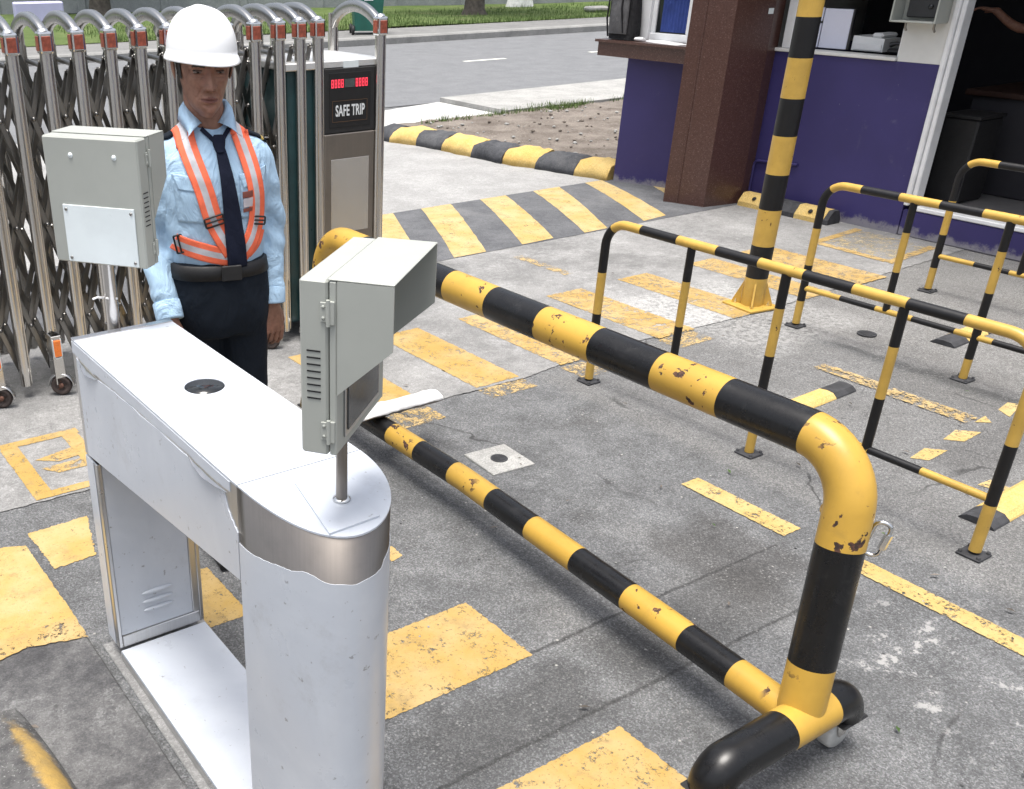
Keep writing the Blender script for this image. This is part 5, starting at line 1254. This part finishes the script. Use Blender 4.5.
patch('pocket', [(.045,1.310),(.135,1.320),(.130,1.205),(.045,1.20)], .0022, 'shirt'); patch('pocket_flap', [(.043,1.325),(.138,1.338),(.125,1.298),(.055,1.288)], .0045, 'shirt', .002)
patch('shirt_placket', [(-.022,1.42),(.014,1.42),(.022,1.125),(-.014,1.125)], .002, 'shirt')
patch('name_badge', [(.050,1.278),(.082,1.280),(.082,1.262),(.050,1.260)], .0075, 'badge', .002); patch('photo_badge', [(.052,1.258),(.082,1.260),(.080,1.234),(.052,1.232)], .0070, 'badgew', .002); patch('name_badge', [(.051,1.229),(.080,1.231),(.079,1.221),(.051,1.219)], .0072, 'badge', .002)
# tie
g = G(); rings = []
for z, w, d in ((1.432,.013,.010),(1.424,.020,.014),(1.406,.018,.015),(1.388,.0125,.012)):
    p = surf(-.002, min(z, 1.41), .008); y = p.y if p else -.08; rings.append([(-.004+w*math.cos(t), y-.004+d*math.sin(t)*.7, z) for t in np.linspace(0, 2*PI, 18, endpoint=False)])
g.loft(rings, 0, True); g.build('tie_knot', 'tie', gd)
ribbon('tie', [(-.002,1.395),(.004,1.34),(.012,1.26),(.019,1.17),(.024,1.095),(.026,1.06)], .056, ['tie'], gd, off=.011, th=.005, wfun=lambda u: .46+.60*min(1, u*1.25)**.8)
ribbon('tie_collar_band', [(-.012,1.412),(-.030,1.430),(-.046,1.446)], .012, ['tie'], gd, off=.006, th=.003); ribbon('tie_collar_band', [(.006,1.412),(.022,1.430),(.038,1.446)], .012, ['tie'], gd, off=.006, th=.003)
# collar: stand and two pointed leaves
for sd_ in (-1, 1):
    g = G(); v = []; n = 30; bx = -.020
    for i in range(n+1):
        u = i/n; dg_ = 24+156*u; a = sd_*R(dg_); s_ = min(1, max(0, (dg_-24)/62))
        fo = Vector((bx+math.sin(a)*.0615, .014-math.cos(a)*.061, 1.461+.048*s_**.85+.004*u))
        top = fo+Vector((-math.sin(a)*.006, math.cos(a)*.006, -.004))
        side = Vector((bx+math.sin(a)*.080, .014-math.cos(a)*.078, 1.460+.012*u)); tip = Vector((bx+sd_*.078, -.096, 1.428))
        k = s_**.75; lo_ = tip.lerp(side, k)
        mid_ = fo.lerp(lo_, .5)+Vector((math.sin(a)*.004, -math.cos(a)*.004, .004))
        v += [top-Vector((0,0,.040)), top, fo, mid_, lo_]
    g.add(v, [[i*5+j, i*5+j+1, (i+1)*5+j+1, (i+1)*5+j] for i in range(n) for j in range(4)], 0, True)
    o = g.build('collar', 'shirt', gd, fix=False); md = o.modifiers.new('t', 'SOLIDIFY'); md.thickness = .0022; md.offset = 0
# epaulettes
for s_, x0, x1 in ((-1,-.185,-.122),(1,.146,.092)):
    v = []
    for i in range(9):
        x = x0+(x1-x0)*i/8
        for j in range(5):
            y = -.012+.052*(j/4)-.0; h = bvh.ray_cast(Vector((x, y, 1.6)), Vector((0,0,-1))); v.append((x, y, (h[0].z if h[0] is not None else 1.36)+.006))
    g = G(); g.add(v, [[i*5+j, i*5+j+1, (i+1)*5+j+1, (i+1)*5+j] for i in range(8) for j in range(4)], [1 if i == 1 else 0 for i in range(8) for j in range(4)], True); o = g.build('epaulette', ['navy','gold'], gd, fix=False); md = o.modifiers.new('t', 'SOLIDIFY'); md.thickness = .006; md.offset = 0
# belt all round
g = G(); nr = 64; v = []
for i in range(nr):
    a = 2*PI*i/nr; dx, dy = math.sin(a), -math.cos(a)
    for z in (1.026, 1.029, 1.067, 1.070):
        best = 0
        h = bvt.ray_cast(Vector((-.016, 0, z)), Vector((dx, dy, 0)))
        if h[0] is not None: best = min(.158, math.hypot(h[0].x+.012, h[0].y))
        rr = (best or .15)+(.005 if z in (1.029, 1.067) else .000); v.append((-.012+dx*rr, dy*rr, z))
g.add(v, [[i*4+j, i*4+j+1, ((i+1) % nr)*4+j+1, ((i+1) % nr)*4+j] for i in range(nr) for j in range(3)], 0, True); g.build('belt', 'belt', gd, fix=False)
p = surf(.005, 1.048, .010, False, (bvt,)); g = G(); g.box((p.x-.030,p.y-.004,p.z-.023), (p.x+.030,p.y+.002,p.z+.023), 0, .004); g.build('belt_buckle', 'gasket', gd)
# helmet
g = G(); na = 72; dome = []; rings = []
def rim(a):   # a=0 front
    f = math.cos(a); pk = max(0, f)**3; return 1.0+.045+.16*pk, pk
for q in np.linspace(0, 1, 22):
    ph = q*PI/2; r_ = math.cos(ph)**.80 if q < 1 else .0; z = .116*math.sin(ph)**.92
    rings.append([(.093*r_*math.sin(a), -.120*r_*math.cos(a)+.004, z+.010+.004*math.exp(-((math.sin(a)*r_*.093)/.012)**2)*(q > .25)) for a in np.linspace(0, 2*PI, na, endpoint=False)])
brim = []
for e, dz in ((.0,.010),(.5,.004),(1.,-.004),(1.02,-.008),(.96,-.0085),(0,.002)):
    row = []
    for a in np.linspace(0, 2*PI, na, endpoint=False):
        k, pk = rim(a); ex = 1+(k-1)*e; row.append((.093*(1+(.085)*e)*math.sin(a), -.120*(1+(.05+.19*pk)*e)*math.cos(a)+.004, dz-.004*pk*e))
    brim.append(row)
g.loft(brim[::-1]+rings, 0, True, False)
hr_ = Matrix.Translation((-.001,.004,.137))@Matrix.Rotation(R(-3), 4, 'X')@Matrix.Rotation(R(12), 4, 'Z'); g.xf(HM@hr_); g.build('helmet', 'helmet', gd, fix=True)

# second person inside the dark booth
A2 = [((-.160,.012,1.352),(-.42,-.05,1.13),(-.66,-.08,1.245),(-.9,-.1,.12),(.2,.1,1),1,.35), ((.118,.012,1.352),(.165,.03,1.14),(.155,-.05,.92),(.02,-.1,-1),(.45,-.9,-.1),-1,.5)]
person('person in dark clothes reaching out a bare arm inside the dark booth', (8.55,3.62,.217), R(-90), A2, (R(5),0,R(-20)), HP, 'navy', short=True)
